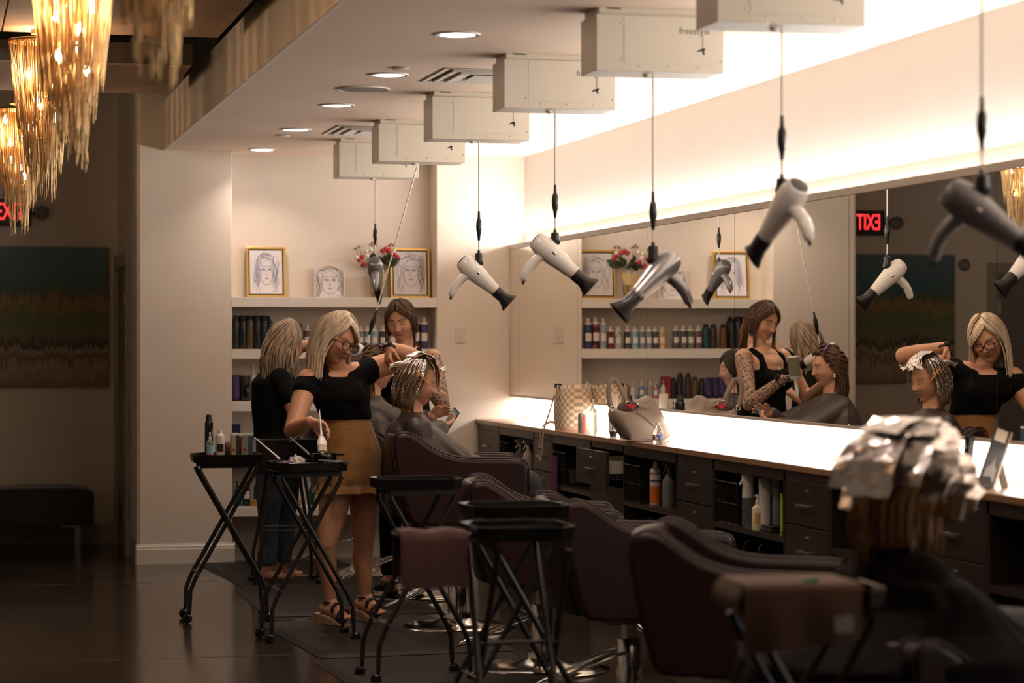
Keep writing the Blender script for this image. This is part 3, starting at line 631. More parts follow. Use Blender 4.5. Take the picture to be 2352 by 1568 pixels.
# dryer in use by the brunette stylist: taut slanting cord
y2 = 13.79; top = Vector((onY(960, 372, y2).x, y2, ZC-.245)); y3 = 13.95
t = thing('hand_held_hair_dryer', 'white hair dryer held by the brunette stylist on a slanting cord', 'hair dryer', tuple(top), 0, 'hair dryers hanging from ceiling boxes')
pa, pb, pc = onY(865, 712, 13.92)-top, onY(848, 768, y3)-top, onY(843, 790, y3)-top
obj('cord', MB().cyl((0, 0, 0), pa, .0042, 8), cordm, t, smooth=60)
d = pb-pa; obj('inline_connector', MB().tube([pa+d*f for f in (0, .25, .33, .5, .66, .72, .78, 1)], [.006, .0075, .0135, .0155, .0145, .012, .0095, .006], 12), BLACK, t, smooth=60)
obj('lower_cord', MB().cyl(pb, pc, .004, 8), cordm, t, smooth=60)
M = orient((.5, .75, -.35), (.2, .1, 1), onY(826, 812, y3)-top); dryer_parts(t, M, dw); obj('swivel', MB().tube([pc+Vector((0, 0, .01)), M @ Vector((0, 0, .05)), M @ Vector((0, 0, .03))], [.008, .02, .02], 10), BLACK, t, smooth=60)
# ================================================================ CHANDELIERS
gold = mat('chain_gold', (.52, .35, .17), .36, 1); bulbm = mat('bulb_glow', (1, .78, .45), .4, emis=40, ecol=(1, .8, .52))
def chandelier(x, y, label, seed, power):
    rnd = random.Random(seed); zt = 3.0; t = thing('chain_chandelier', label, 'chandelier', (x, y, zt), 0, 'tapered chain chandeliers in a row'); H_ = .80
    obj('canopy', MB().lathe([(.06, 0), (.06, -.02), (.012, -.03), (.012, -.06)], 20), gold, t, smooth=40)
    if y > 15: obj('drop_rod', MB().cyl((0, 0, -.002), (0, 0, .6), .008, 8), gold, t)
    tiers = ((.165, .50, 74), (.125, .64, 54), (.08, H_, 34))
    for R_, L_, n in tiers:
        obj('ring', MB().tube([(R_*math.cos(2*PI*k/32), R_*math.sin(2*PI*k/32), -.055) for k in range(32)], .006, 6, closed=True), gold, t, smooth=60)
    obj('spoke', MB().cyl((-.165, 0, -.055), (.165, 0, -.055), .005, 6), gold, t); obj('spoke', MB().cyl((0, -.165, -.055), (0, .165, -.055), .005, 6), gold, t)
    mb = MB()
    for R_, L_, n in tiers:
        for k in range(n):
            a = 2*PI*k/n; b = a + 2*PI/n*rnd.choice((1, 2, 3)); Lk = L_*rnd.uniform(.78, 1.0); pts = []
            for i in range(13):
                f = i/12; s_ = math.sin(PI*f); z = -.055 - Lk*(s_**.55); aa = a+(b-a)*f; rr_ = R_*(1-.32*(s_**.55)*Lk/L_)
                pts.append((rr_*math.cos(aa)+rnd.uniform(-.002, .002), rr_*math.sin(aa)+rnd.uniform(-.002, .002), z))
            mb.tube(pts, .0017, 4)
    o = obj('chain_strands', mb, gold, t); o['kind'] = 'stuff'
    obj('stem', MB().cyl((0, 0, -.05), (0, 0, -.55), .006, 8), gold, t)
    for k in range(8):
        a = k*2.4+seed; z = -.14-.05*k; r = .085-.004*k; p = Vector((r*math.cos(a), r*math.sin(a), z))
        bl = obj('bulb', MB().lathe([(.006, 0), (.011, .012), (.0125, .024), (.008, .042), (.002, .055)], 10, o=p), bulbm, t, smooth=60)
        obj('arm', MB().tube([(0, 0, z-.03), p*.5+Vector((0, 0, z*.5-.035)), p-Vector((0, 0, .02)), p], .004, 6), gold, t, smooth=60)
    l = bpy.data.lights.new('chandelier_lamp', 'POINT'); l.energy = power; l.color = (1, .68, .41); l.shadow_soft_size = .1
    lo = bpy.data.objects.new('chandelier_lamp', l); COL.objects.link(lo); lo.location = (x, y, zt-.2)
for y, x, lb, s in ((15.25, .5, 'golden chain chandelier overlapping the exit sign', 3), (11.75, .5, 'golden chain chandelier second from the exit sign', 5), (9.3, .505, 'golden chain chandelier third from the exit sign', 8), (6.25, .555, 'golden chain chandelier farthest from the exit sign', 11)):
    chandelier(x, y, lb, s, 28)
# ================================================================ HALL: EXIT SIGN, PAINTING, BENCH
pe = onY(22, 488, YF-.03)
ex = thing('exit_sign', 'black exit sign with glowing red letters and twin lamp heads', 'exit sign', (pe.x-.0, YF-.065, pe.z))
obj('housing', MB().box(-.14, .16, 0, .06, -.1, .1), mat('sign_housing', (.03, .027, .025), .5), ex, bev=.006)
o = obj('lettering', text_mesh('EXIT', .2, .001, bold=.001), mat('exit_red', (1, .03, .03), .5, emis=2.2, ecol=(1, .03, .035)), ex); o.location = (0, -.002, 0); o.scale = (.5, 1, .9)
for s in (-1, 1):
    lh = obj('lamp_head', MB().lathe([(.035, -.03), (.05, -.02), (.052, .03), (.03, .045)], 18, M=Matrix.Rotation(PI/2, 4, 'X').to_3x3(), o=(s*.235, 0, .0)), mat('lamp_shell', (.2, .18, .16), .5), ex, smooth=40)
    obj('lamp_glass', MB().lathe([(.044, .03), (.04, .034)], 18, M=Matrix.Rotation(PI/2, 4, 'X').to_3x3(), o=(s*.235, 0, 0)), mat('lamp_glass', (.5, .47, .42), .25), lh)
    obj('lamp_bracket', MB().cyl((s*.15, .03, 0), (s*.235, .03, 0), .012, 8), mat('lamp_shell', (.2, .18, .16), .5), ex)
def painting_mat():
    m = bpy.data.materials.new('landscape_painting'); m.use_nodes = True; nt = m.node_tree; N = nt.nodes; L = nt.links; p = N['Principled BSDF']; p.inputs['Roughness'].default_value = .55
    tc = N.new('ShaderNodeTexCoord'); sp = N.new('ShaderNodeSeparateXYZ'); L.new(tc.outputs['Object'], sp.inputs[0])
    n1 = N.new('ShaderNodeTexNoise'); n1.inputs['Scale'].default_value = 4; n1.inputs['Detail'].default_value = 6; L.new(tc.outputs['Object'], n1.inputs[0])
    mp = N.new('ShaderNodeMapping'); mp.inputs['Scale'].default_value = (40, 1, 3); L.new(tc.outputs['Object'], mp.inputs[0])
    n2 = N.new('ShaderNodeTexNoise'); n2.inputs['Scale'].default_value = 1.2; n2.inputs['Detail'].default_value = 5; L.new(mp.outputs[0], n2.inputs[0])
    def math_(op, a, b):
        q = N.new('ShaderNodeMath'); q.operation = op
        for i, x in enumerate((a, b)):
            if isinstance(x, (int, float)): q.inputs[i].default_value = x
            else: L.new(x, q.inputs[i])
        return q.outputs[0]
    h = math_('ADD', sp.outputs['Z'], math_('MULTIPLY', math_('SUBTRACT', n1.outputs[0], .5), .22))
    h = math_('ADD', h, math_('MULTIPLY', math_('SUBTRACT', n2.outputs[0], .5), .3))
    f = math_('ADD', math_('DIVIDE', h, 1.04), .5)
    r = N.new('ShaderNodeValToRGB'); L.new(f, r.inputs[0]); cr = r.color_ramp
    stops = ((0, (.26, .17, .10)), (.14, (.42, .31, .21)), (.2, (.16, .10, .065)), (.25, (.46, .34, .24)), (.29, (.06, .045, .035)), (.36, (.2, .18, .10)), (.5, (.14, .18, .07)), (.6, (.34, .2, .07)), (.68, (.09, .13, .08)), (.75, (.08, .16, .18)), (1, (.12, .2, .23)))
    cr.elements[0].position = 0; cr.elements[0].color = (*stops[0][1], 1); cr.elements[1].position = 1; cr.elements[1].color = (*stops[-1][1], 1)
    for q, c in stops[1:-1]: e = cr.elements.new(q); e.color = (*c, 1)
    L.new(r.outputs[0], p.inputs['Base Color'])
    b = N.new('ShaderNodeBump'); b.inputs['Strength'].default_value = .3; L.new(n2.outputs[0], b.inputs['Height']); L.new(b.outputs[0], p.inputs['Normal'])
    return m
a_, b_ = onY(249, 568, YF-.03), onY(249, 886, YF-.03)
pt = thing('landscape_painting', 'large unframed landscape painting of trees on the hall wall', 'painting', (a_.x-.735, YF-.03, (a_.z+b_.z)/2)); hz = (a_.z-b_.z)/2
obj('canvas', MB().box(-.735, .735, -.02, .018, -hz, hz), painting_mat(), pt, bev=.003)
obj('stretcher_back', MB().box(-.69, .69, .0, .02, -hz+.02, hz-.02), mat('raw_wood', (.2, .14, .09), .7), pt)
bq = onZ(175, 1254, 0); bz = thing('tufted_bench', 'black tufted bench on chrome legs under the landscape painting', 'bench', (bq.x-.62, 17.62, 0))
blk = mat('black_velvet', (.012, .013, .016), .75, sheen=.3)
cs = MB(); nx, ny = 24, 8; rings = []
def tuft(x, y): return .455 - .02*sum(math.exp(-(((x-tx)/.05)**2+((y-ty)/.05)**2)) for tx in (-.55, -.28, 0, .28, .55) for ty in (-.12, .12)) - .03*max(0, (abs(x)/.72)**10)
top_ = [[Vector((-.72+1.44*i/nx, -.26+.52*j/ny, tuft(-.72+1.44*i/nx, -.26+.52*j/ny))) for j in range(ny+1)] for i in range(nx+1)]
for i in range(nx+1): rings.append(top_[i] + [Vector((top_[i][0].x, .27, .3)), Vector((top_[i][0].x, .26, .185)), Vector((top_[i][0].x, -.26, .185)), Vector((top_[i][0].x, -.27, .3))])
cs.loft(rings); obj('cushion', cs, blk, bz, smooth=60, bev=.012)
for x in (-.55, -.28, 0, .28, .55):
    for y in (-.12, .12): obj('button', MB().ell((x, y, .437), (.012, .012, .006), 10, 6), blk, bz, smooth=180)
for s in (-1, 1):
    for yy in (-.18, .18):
        obj('leg', MB().box(s*.62-.011, s*.62+.011, yy-.012, yy+.012, 0, .18).box(min(s*.62, s*.5), max(s*.62, s*.5), yy-.012, yy+.012, .165, .187), CHROME, bz, bev=.002)
# wall lettering seen reversed in the mirror and a small wall button
sg = tag(obj('wall_sign', text_mesh('RS', .11, .004, bold=.002), mat('sign_dark', (.03, .027, .025), .5)), 'dark raised letters fixed on the hall door', 'sign'); sg.location = (-.93, YF-.022, 1.58)
wb = thing('door_chime', 'small round chime beside the painting', 'chime', (-.33, YF, 2.12)); obj('disc', MB().lathe([(.05, 0), (.05, .02), (.035, .03)], 20, M=Matrix.Rotation(PI/2, 4, 'X').to_3x3()), mat('lamp_shell', (.2, .18, .16), .5), wb, smooth=40); obj('button', MB().lathe([(.015, .03), (.012, .036)], 12, M=Matrix.Rotation(PI/2, 4, 'X').to_3x3()), STEEL, wb)
# ================================================================ RECESS SHELF CONTENTS
SY = YB+.10
def sx(u, y=SY): return onY(u, 784, y).x
goldf = mat('gold_frame', (.62, .38, .09), .35, .6); dkf = mat('frame_inner', (.025, .03, .018), .5); paper = mat('drawing_paper', (.70, .66, .68), .7)
def strokes(seed, w_, h_, big, tint):
    """a loose line drawing of a face with wavy hair, drawn as thin raised ink lines"""
    rnd = random.Random(seed); mb = MB(); y = -.0012
    def ln(pts, r=.0011): mb.tube([(p[0]*w_, y, p[1]*h_) for p in pts], r, 4)
    def arc(cx, cz, rx, rz, a0, a1, n=10, r=.0011): ln([(cx+rx*math.cos(a0+(a1-a0)*i/n), cz+rz*math.sin(a0+(a1-a0)*i/n)) for i in range(n+1)], r)
    c = .02
    arc(c, -.02, .2*big, .27*big, PI, 2*PI, 14); arc(c, -.02, .2*big, .3*big, .1, PI-.1, 12, .0008)
    for s in (-1, 1):
        ex_ = c+s*.09*big; arc(ex_, .06*big, .055*big, .022*big, 0, PI, 8, .0014); arc(ex_, .055*big, .05*big, .014*big, PI, 2*PI, 8); arc(ex_, .058*big, .016*big, .018*big, 0, 2*PI, 8, .0016); arc(ex_, .11*big, .07*big, .03*big, .4, PI-.3, 8, .0012)
    ln([(c-.012, .06*big), (c+.0, 0), (c-.03*big, -.06*big), (c+.02*big, -.07*big)], .0013)
    for k in range(26):
        s = rnd.choice((-1, 1)); x = c+s*rnd.uniform(.17, .33)*big; z = rnd.uniform(.1, .4)*big; pts = []
        for i in range(9): pts.append((max(-.46, min(.46, x+s*.05*math.sin(i*.9+k)+s*i*.006)), max(-.46, min(.46, z-i*.07*big)))) 
        ln(pts, .0009)
    for k in range(9): arc(c+rnd.uniform(-.1, .1), .22*big+rnd.uniform(0, .1), rnd.uniform(.12, .26)*big, rnd.uniform(.06, .14)*big, rnd.uniform(0, .6), PI-rnd.uniform(0, .6), 9, .0009)
    ln([(.2, -.44), (.26, -.43), (.3, -.445), (.36, -.435)], .0008)
    lips = MB()
    for dz, k in ((0, 1), (-.018, .8)): lips.tube([((c+dx*big*.06*k)*w_, y, (-.13*big+dz-abs(dx)*.004)*h_) for dx in (-1, -.5, 0, .5, 1)], .0013, 4)
    return mb, lips
def framed(u0, u1, v0, v1, label, seed, big, tint, frame=True, lean=.1, y=YA-.075):
    p, q = onY(u0, v1, y), onY(u1, v0, y); W, Hh = q.x-p.x, q.z-1.802
    t = thing('framed_drawing' if frame else 'canvas_drawing', label, 'picture', ((p.x+q.x)/2, y, 1.803)); 
    R_ = Matrix.Rotation(-lean, 4, 'X'); R_.translation = Vector((0, 0, 0)); t.rotation_euler = (-lean, 0, 0)
    b = .016 if frame else 0; 
    if frame:
        for x0, x1, z0, z1 in ((-W/2, W/2, 0, b), (-W/2, W/2, Hh-b, Hh), (-W/2, -W/2+b, b, Hh-b), (W/2-b, W/2, b, Hh-b)): obj('frame_rail', MB().box(x0, x1, -.006, .022, z0, z1), goldf, t, bev=.002)
        obj('inner_band', MB().box(-W/2+b, W/2-b, -.001, .012, b, Hh-b), dkf, t)
        w_, h_ = W-2*b-.018, Hh-2*b-.018
    else: w_, h_ = W, Hh
    cz = Hh/2
    obj('paper', MB().box(-w_/2, w_/2, -.004 if frame else 0, .004 if frame else .018, cz-h_/2, cz+h_/2), paper, t)
    st, lp = strokes(seed, w_, h_, big, tint)
    yo = -.004 if frame else 0
    o = obj('ink_lines', st, mat('ink_'+str(seed), tint, .7), t); o.location = (0, yo, cz); o = obj('lips_line', lp, mat('ink_lips', (.5, .2, .18), .7), t); o.location = (0, yo, cz)
framed(566, 657, 567, 681, 'gold framed face drawing in blue ink with curly hair', 1, 1.0, (.30, .30, .42))
framed(897, 988, 570, 681, 'gold framed face drawing in grey ink beside the flowers', 2, 1.12, (.30, .26, .28), lean=.08)
framed(723, 792, 614, 681, 'small unframed canvas drawing of a face with a fringe', 3, 1.35, (.33, .28, .2), frame=False)
# flower arrangement
fx = sx(866, YA-.09); fv = thing('flower_vase', 'wicker and gold vase of red and white flowers', 'vase', (fx, YA-.09, 1.803))
obj('vase', MB().lathe([(.035, 0), (.045, .02), (.052, .07), (.05, .12), (.058, .16), (.055, .16), (.04, .1), (.03, .02)], 22), mat('wicker', (.22, .13, .06), .6, noise=(60, (.5, .33, .16), .45, .55, (1, 1, .4)), bump=(70, .8)), fv, smooth=60)
wrp = MB()
for k in range(5):
    a = -2.2+k*.55; c0, c1 = a-.3, a+.3; wrp.add([(.054*math.cos(c0), .054*math.sin(c0), .1), (.054*math.cos(c1), .054*math.sin(c1), .1), (.066*math.cos(c1), .066*math.sin(c1), .165), (.07*math.cos(a), .07*math.sin(a), .2), (.066*math.cos(c0), .066*math.sin(c0), .165)], [(0, 1, 2, 3, 4)])
obj('paper_wrap', wrp, mat('kraft_wrap', (.62, .45, .2), .6), fv)
redp = mat('red_petal', (.42, .02, .03), .5); whp = mat('white_petal', (.75, .68, .5), .5); lf = mat('leaf_green', (.03, .06, .02), .5, noise=(20, (.06, .08, .03), .3, .7)); brr = mat('berry', (.28, .06, .04), .5)
rnd = random.Random(4)
def leaf_mesh():
    mb = MB(); mb.add([(0, 0, 0), (.016, .004, .018), (.02, .002, .04), (.0, -.006, .075), (-.02, .002, .04), (-.016, .004, .018), (0, -.004, .035)], [(0, 1, 6), (1, 2, 6), (2, 3, 6), (3, 4, 6), (4, 5, 6), (5, 0, 6)]); return mb.mesh('leaf')
lm = leaf_mesh(); lm.materials.append(lf)
for k in range(34):
    a = rnd.uniform(0, 2*PI); e = rnd.uniform(.1, 1.2); r = rnd.uniform(.05, .11); o = obj('leaf', lm, None, fv)
    o.location = (r*math.cos(a)*math.cos(e)*1.15, .6*r*math.sin(a)*math.cos(e), .20+r*math.sin(e)*.9); o.rotation_euler = (rnd.uniform(-.5, .5)-math.sin(a)*.9, math.cos(a)*1.2, a+rnd.uniform(-1, 1)); o.scale = [rnd.uniform(.7, 1.2)]*3
def bloom(m, name, r, n, seed):
    mb = MB(); q = random.Random(seed)
    for k in range(n):
        a = k*2.4; e = 1.3*k/n; d = Vector((math.cos(a)*math.cos(1.4-e), math.sin(a)*math.cos(1.4-e), math.sin(1.4-e))); M3 = orient(d).to_3x3(); mb.ell(d*r*.55, (r*.18, r*.5, r*.5), 8, 5, M=M3)
    me = mb.mesh(name); me.materials.append(m); return me
rb, wbm = bloom(redp, 'red_flower', .024, 13, 1), bloom(whp, 'white_rose', .021, 12, 2)
for u, v, me in ((825, 597, rb), (836, 606, rb), (850, 598, rb), (832, 590, rb), (886, 572, rb), (893, 576, rb), (879, 576, rb), (912, 590, rb), (905, 583, rb), (843, 587, wbm), (841, 577, wbm), (852, 574, wbm), (905, 577, wbm), (820, 592, wbm)):
    p = onY(u, v, YA-.13); o = obj(me.name, me, None, fv); o.location = p - fv.location; o.rotation_euler = (1.2, 0, rnd.uniform(-.5, .5)); o.data.polygons.foreach_set('use_smooth', [True]*len(me.polygons))
for u, v in ((817, 570), (824, 565), (852, 560), (856, 556), (862, 561), (894, 563), (899, 560), (906, 562)):
    p = onY(u, v, YA-.11)-fv.location; o = obj('berry_sprig', MB().tube([(p.x*.5, p.y*.3, .16), tuple(p)], .0015, 5).ell(p, (.006, .006, .006), 8, 6).ell(p+Vector((.01, .004, -.008)), (.006, .006, .006), 8, 6).ell(p+Vector((-.009, .003, -.006)), (.0055,)*3, 8, 6), brr, fv, smooth=60)
# ---- bottles; order read from the mirror (real X = 2*mirror - X')
def mx(u, y=SY): return 2*XM - onY(u, 784, y).x
P_ = lambda n, c, r=.35, **k: mat('can_'+n, c, r, **k)
CANS = [('galaxy', (.04, .05, .14), 'dark blue galaxy print'), ('bandred', (.05, .015, .015), 'black and red banded'), ('skyamber', (.25, .3, .38), 'pale blue and amber'), ('maroon', (.12, .02, .02), 'maroon'), ('zigzag', (.3, .27, .24), 'black and white zigzag'), ('smoke', (.05, .045, .04), 'smoky grey'), ('aqua', (.2, .36, .45), 'aqua'), ('denim', (.14, .2, .28), 'denim blue'), ('slate', (.2, .22, .24), 'slate grey'), ('ink', (.06, .06, .06), 'ink black'), ('sand', (.5, .33, .18), 'sand coloured'),
        ('violet', (.07, .05, .08), 'violet grey'), ('night', (.09, .09, .08), 'night black'), ('moss', (.1, .14, .08), 'moss green'), ('plum', (.14, .06, .09), 'plum')]
pos2 = [(1350, .058, .22), (1368, .058, .225), (1385, .054, .22)] + [(u, .05, .158) for u in (1402, 1420, 1441, 1459, 1475, 1490, 1505, 1521)] + [(u, .05, .165) for u in (1552, 1570, 1586, 1604)]
for (u, dm, h_), (n, c, w_) in zip(pos2, CANS):
    zz = (1, 1, .3); nz = (90, (.6, .55, .5), .48, .52, (1, 1, .5)) if n == 'zigzag' else ((30, (.4, .1, .08), .5, .6) if n == 'bandred' else (25, (min(1, c[0]*1.8), c[1]*1.6, c[2]*1.5), .4, .7))
    bottle('can', (mx(u), SY, 1.448), dm/2, h_, P_(n, c, noise=nz), WPL, '%s spray can with white top on the can shelf' % w_, 'spray can', 'spray cans on the can shelf', lb=PAPER)
BLK = [('teal', (.01, .07, .075)), ('cocoa', (.05, .025, .018)), ('amber', (.14, .06, .02)), ('jet', (.012, .011, .012)), ('bronze', (.09, .055, .02)), ('navy', (.015, .013, .04))]
blab = {'teal': 'teal black aerosol can on the can shelf', 'cocoa': 'cocoa brown aerosol can with black top on the can shelf', 'amber': 'amber brown aerosol can with gold collar', 'jet': 'jet black aerosol can on the can shelf', 'bronze': 'bronze patterned aerosol can on the can shelf', 'navy': 'navy black aerosol can on the can shelf'}
for u, n, h_ in ((1621, 'teal', .178), (1638, 'cocoa', .178), (1661, 'amber', .175), (1682, 'jet', .2)):
    c = dict(BLK)[n]; bottle('black_can', (mx(u), SY, 1.448), .026, h_, P_(n, c), BLACK, blab[n], 'spray can', 'black aerosol cans on the can shelf', lb='gold')
for i, (u, n) in enumerate(((541, 'jet'), (557, 'jet'), (573, 'bronze'), (590, 'jet'), (606, 'navy'))):
    bottle('black_can', (sx(u), SY-.01, 1.448), .027, .232, P_(n, dict(BLK)[n]), BLACK, blab[n], 'spray can', 'black aerosol cans on the can shelf')
for u in (548, 566, 582, 599, 615): bottle('black_can', (sx(u, SY+.07), SY+.075, 1.448), .026, .23, P_('jet', (.012, .011, .012)), BLACK, blab['jet'], 'spray can', 'black aerosol cans on the can shelf')
# third shelf
bottle('can', (mx(1349), SY, 1.092), .024, .135, P_('skyblue', (.16, .34, .5)), WPL, 'sky blue can at the end of the tube shelf', 'spray can', lb=PAPER)
k = 0
for row, us in ((0, (1362, 1378, 1394, 1412, 1432, 1452, 1472, 1492, 1503, 1521)), (.07, (1370, 1388, 1424, 1437, 1460, 1474, 1508))):
    for u in us:
        c = ((.55, .5, .46), (.12, .25, .4), (.3, .3, .3), (.45, .2, .18), (.6, .55, .5))[k % 5]; k += 1
        bottle('flask', (mx(u, SY+row), SY+row-.02, 1.092), .021, .115+.012*(k % 3), mat('flask_%d' % (k % 5), c, .25), WPL, 'small %s bottle with white cap %s on the tube shelf' % (('pale', 'blue', 'grey', 'rosy', 'cream')[(k-1) % 5] if 0 else ('cream', 'pale', 'blue', 'grey', 'rosy')[k % 5], 'in the back row' if row else 'in the front row'), 'bottle', 'small pale bottles on the tube shelf', lb=PAPER if k % 2 else None)
tag(obj('red_carton', MB().box(-.03, .03, -.025, .025, 0, .16), mat('red_carton', (.28, .03, .025), .5), bev=.002), 'red carton standing on the tube shelf', 'carton').location = (mx(1529), SY, 1.092)
for i, (u, h_, n) in enumerate(((1546, .15, 'jet'), (1562, .185, 'navy'), (1580, .182, 'cocoa'), (1596, .155, 'bronze'), (1612, .145, 'jet'))):
    bottle('black_can', (mx(u), SY, 1.092), .024, h_, P_(n, dict(BLK)[n]), BLACK, {'jet': 'short jet black can on the tube shelf', 'navy': 'tall navy black can on the tube shelf', 'cocoa': 'tall cocoa brown can on the tube shelf', 'bronze': 'bronze can on the tube shelf'}[n], 'spray can', 'black cans on the tube shelf')
prp = mat('purple_tube', (.035, .02, .10), .35)
for u in (1629, 1645, 1662, 1680): bottle('tube', (mx(u), SY, 1.092), .026, .15, prp, BLACK, 'dark purple squeeze tube on the tube shelf', 'tube', 'dark purple tubes on the tube shelf')
bottle('tube', (sx(541), SY-.01, 1.092), .033, .18, prp, BLACK, 'large dark purple tube beside the recess side wall', 'tube')
bottle('jar', (sx(562), SY-.01, 1.092), .036, .175, BLACKG, BLACK, 'big glossy black jar on the tube shelf', 'jar')
bottle('flask', (sx(581), SY-.02, 1.092), .021, .25, WPL, WPL, 'tall white bottle beside the big black jar', lb=PAPER)
# fourth and fifth shelf
grn = mat('green_glass', (.01, .04, .035), .2); tl = mat('teal_glass', (.01, .10, .09), .2); nav = mat('navy_box', (.015, .018, .08), .4)
tag(obj('navy_carton', MB().box(-.03, .03, -.03, .03, 0, .2), nav, bev=.002), 'navy carton on the shelf behind the trolleys', 'carton').location = (sx(541), SY, .736)
for u, m_, h_, lb in ((545, tl, .17, 'teal bottle on the lowest recess shelf'), (566, grn, .2, 'broad dark green bottle on the lowest recess shelf'), (590, grn, .21, 'slim dark green bottle on the lowest recess shelf'), (612, BLACKG, .18, 'black bottle on the lowest recess shelf'), (690, WPL, .19, 'white bottle on the lowest recess shelf'), (716, grn, .16, 'short dark green bottle on the lowest recess shelf')):
    bottle('flask', (sx(u), SY, .377), .027 if u != 590 else .022, h_, m_, BLACK, lb, lb=PAPER if u in (566, 690) else None)
for u, lb in ((584, 'amber tin before the slim green bottle'), (688, 'amber tin before the white bottle'), (730, 'amber tin before the short green bottle')):
    t = thing('amber_tin', lb, 'tin', (sx(u, SY-.05), SY-.055, .377)); obj('body', MB().lathe([(.028, 0), (.03, .004), (.03, .03)], 18), mat('amber_tin', (.45, .24, .05), .4), t, smooth=40); obj('cap', MB().lathe([(.031, .03), (.031, .042), (.02, .044)], 18), mat('amber_tin', (.45, .24, .05), .4), t, smooth=40)
# ================================================================ THINGS ON THE WORKTOP
# checkered bucket bag
ca, cb_ = mat('check_cream', (.74, .60, .44), .5), mat('check_tan', (.40, .30, .21), .5); tanl = mat('tan_leather', (.5, .32, .22), .45)
cp = onZ(1318, 980, CZ); cby = cp.y; t = thing('checkered_bucket_bag', 'cream and tan checkered bucket bag with a long pink strap', 'bag', (3.79, onX(1318, 980, 3.79).y, CZ))
NC, NR = 30, 13; me = bpy.data.meshes.new('bag_body'); vs, fs, mi = [], [], []
for j in range(NR+1):
    f = j/NR
    wx = .108+.012*math.sin(PI*f)-.018*f**3; wy = .105+.014*math.sin(PI*f*.9)-.016*f**2
    for i in range(NC):
        a = 2*PI*i/NC; ca_, sa = math.cos(a), math.sin(a); e = .62
        vs.append((wx*abs(ca_)**e*(1 if ca_ > 0 else -1), wy*abs(sa)**e*(1 if sa > 0 else -1), .272*f+(.006*math.sin(3*a) if j == NR else 0)))
for j in range(NR):
    for i in range(NC): fs.append((j*NC+i, j*NC+(i+1) % NC, (j+1)*NC+(i+1) % NC, (j+1)*NC+i)); mi.append((i+j) % 2)
fs.append(tuple(range(NC-1, -1, -1))); mi.append(0)
me.from_pydata(vs, [], fs); me.materials.append(ca); me.materials.append(cb_); me.polygons.foreach_set('material_index', mi); me.polygons.foreach_set('use_smooth', [True]*len(fs))
o = obj('bag_body', me, None, t); q = o.modifiers.new('thick', 'SOLIDIFY'); q.thickness = .004
obj('base_trim', MB().loft([[Vector((vs[i][0]*k, vs[i][1]*k, z)) for i in range(NC)] for k, z in ((.97, -.0), (1.02, .001), (1.02, .018), (.99, .019))]), tanl, t, smooth=50)
obj('clip', MB().prism([(-.02, .255), (.02, .255), (.012, .28), (-.012, .28)], -.118, -.11, 'x').prism([(-.02, .255), (.02, .255), (.012, .28), (-.012, .28)], -.09, -.082, 'x').box(-.118, -.082, -.02, .02, .273, .282), BLACK, t)
obj('drawstring', MB().tube([(-.11, -.02, .26), (-.12, -.035, .23), (-.116, -.05, .26), (-.12, -.06, .21)], .003, 6), tanl, t, smooth=180); obj('pull_tab', MB().box(-.122, -.112, -.065, -.045, .19, .24), tanl, t, bev=.003)
sy0 = .12
pts = [(-.08, sy0-.03, .22), (-.09, sy0+.01, .2), (-.11, sy0+.03, .12), (-.14, sy0+.035, .03), (-.156, sy0+.035, -.04), (-.16, sy0+.04, -.14), (-.165, sy0+.055, -.19), (-.165, sy0+.075, -.21), (-.165, sy0+.1, -.19), (-.16, sy0+.105, -.12), (-.157, sy0+.1, -.04), (-.14, sy0+.08, .02), (-.11, sy0+.03, .045), (-.09, sy0-.02, .04)]
obj('strap', MB().tube(pts, .0085, 6, flat=.3, up=(1, 0, 0)), mat('pink_strap', (.42, .25, .21), .45), t, smooth=60)
for p in (pts[1], pts[6], pts[9]): obj('buckle', MB().ell(p, (.006, .011, .011), 8, 6), STEEL, t, smooth=60)
# slim can and a clear bottle beside it
cc = onX(1337, 980, 3.70); t = thing('drink_can', 'slim silver and red drink can before the checkered bag', 'can', (3.70, cc.y, CZ)); sil = mat('can_silver', (.5, .48, .46), .3, .7)
obj('body', MB().lathe([(.02, 0), (.0245, .006), (.0245, .105), (.02, .113)], 20), sil, t, smooth=40); obj('rim', MB().lathe([(.021, .112), (.021, .116), (.018, .114)], 20), STEEL, t); obj('label_print', lab(0, .1, .0249, .056, span=.8), mat('can_red', (.6, .07, .05), .4), t).rotation_euler = (0, 0, .35)
t = bottle('flask', (3.775, onX(1362, 985, 3.775).y, CZ), .024, .2, CLR, WPL, 'clear bottle standing between the two bags')
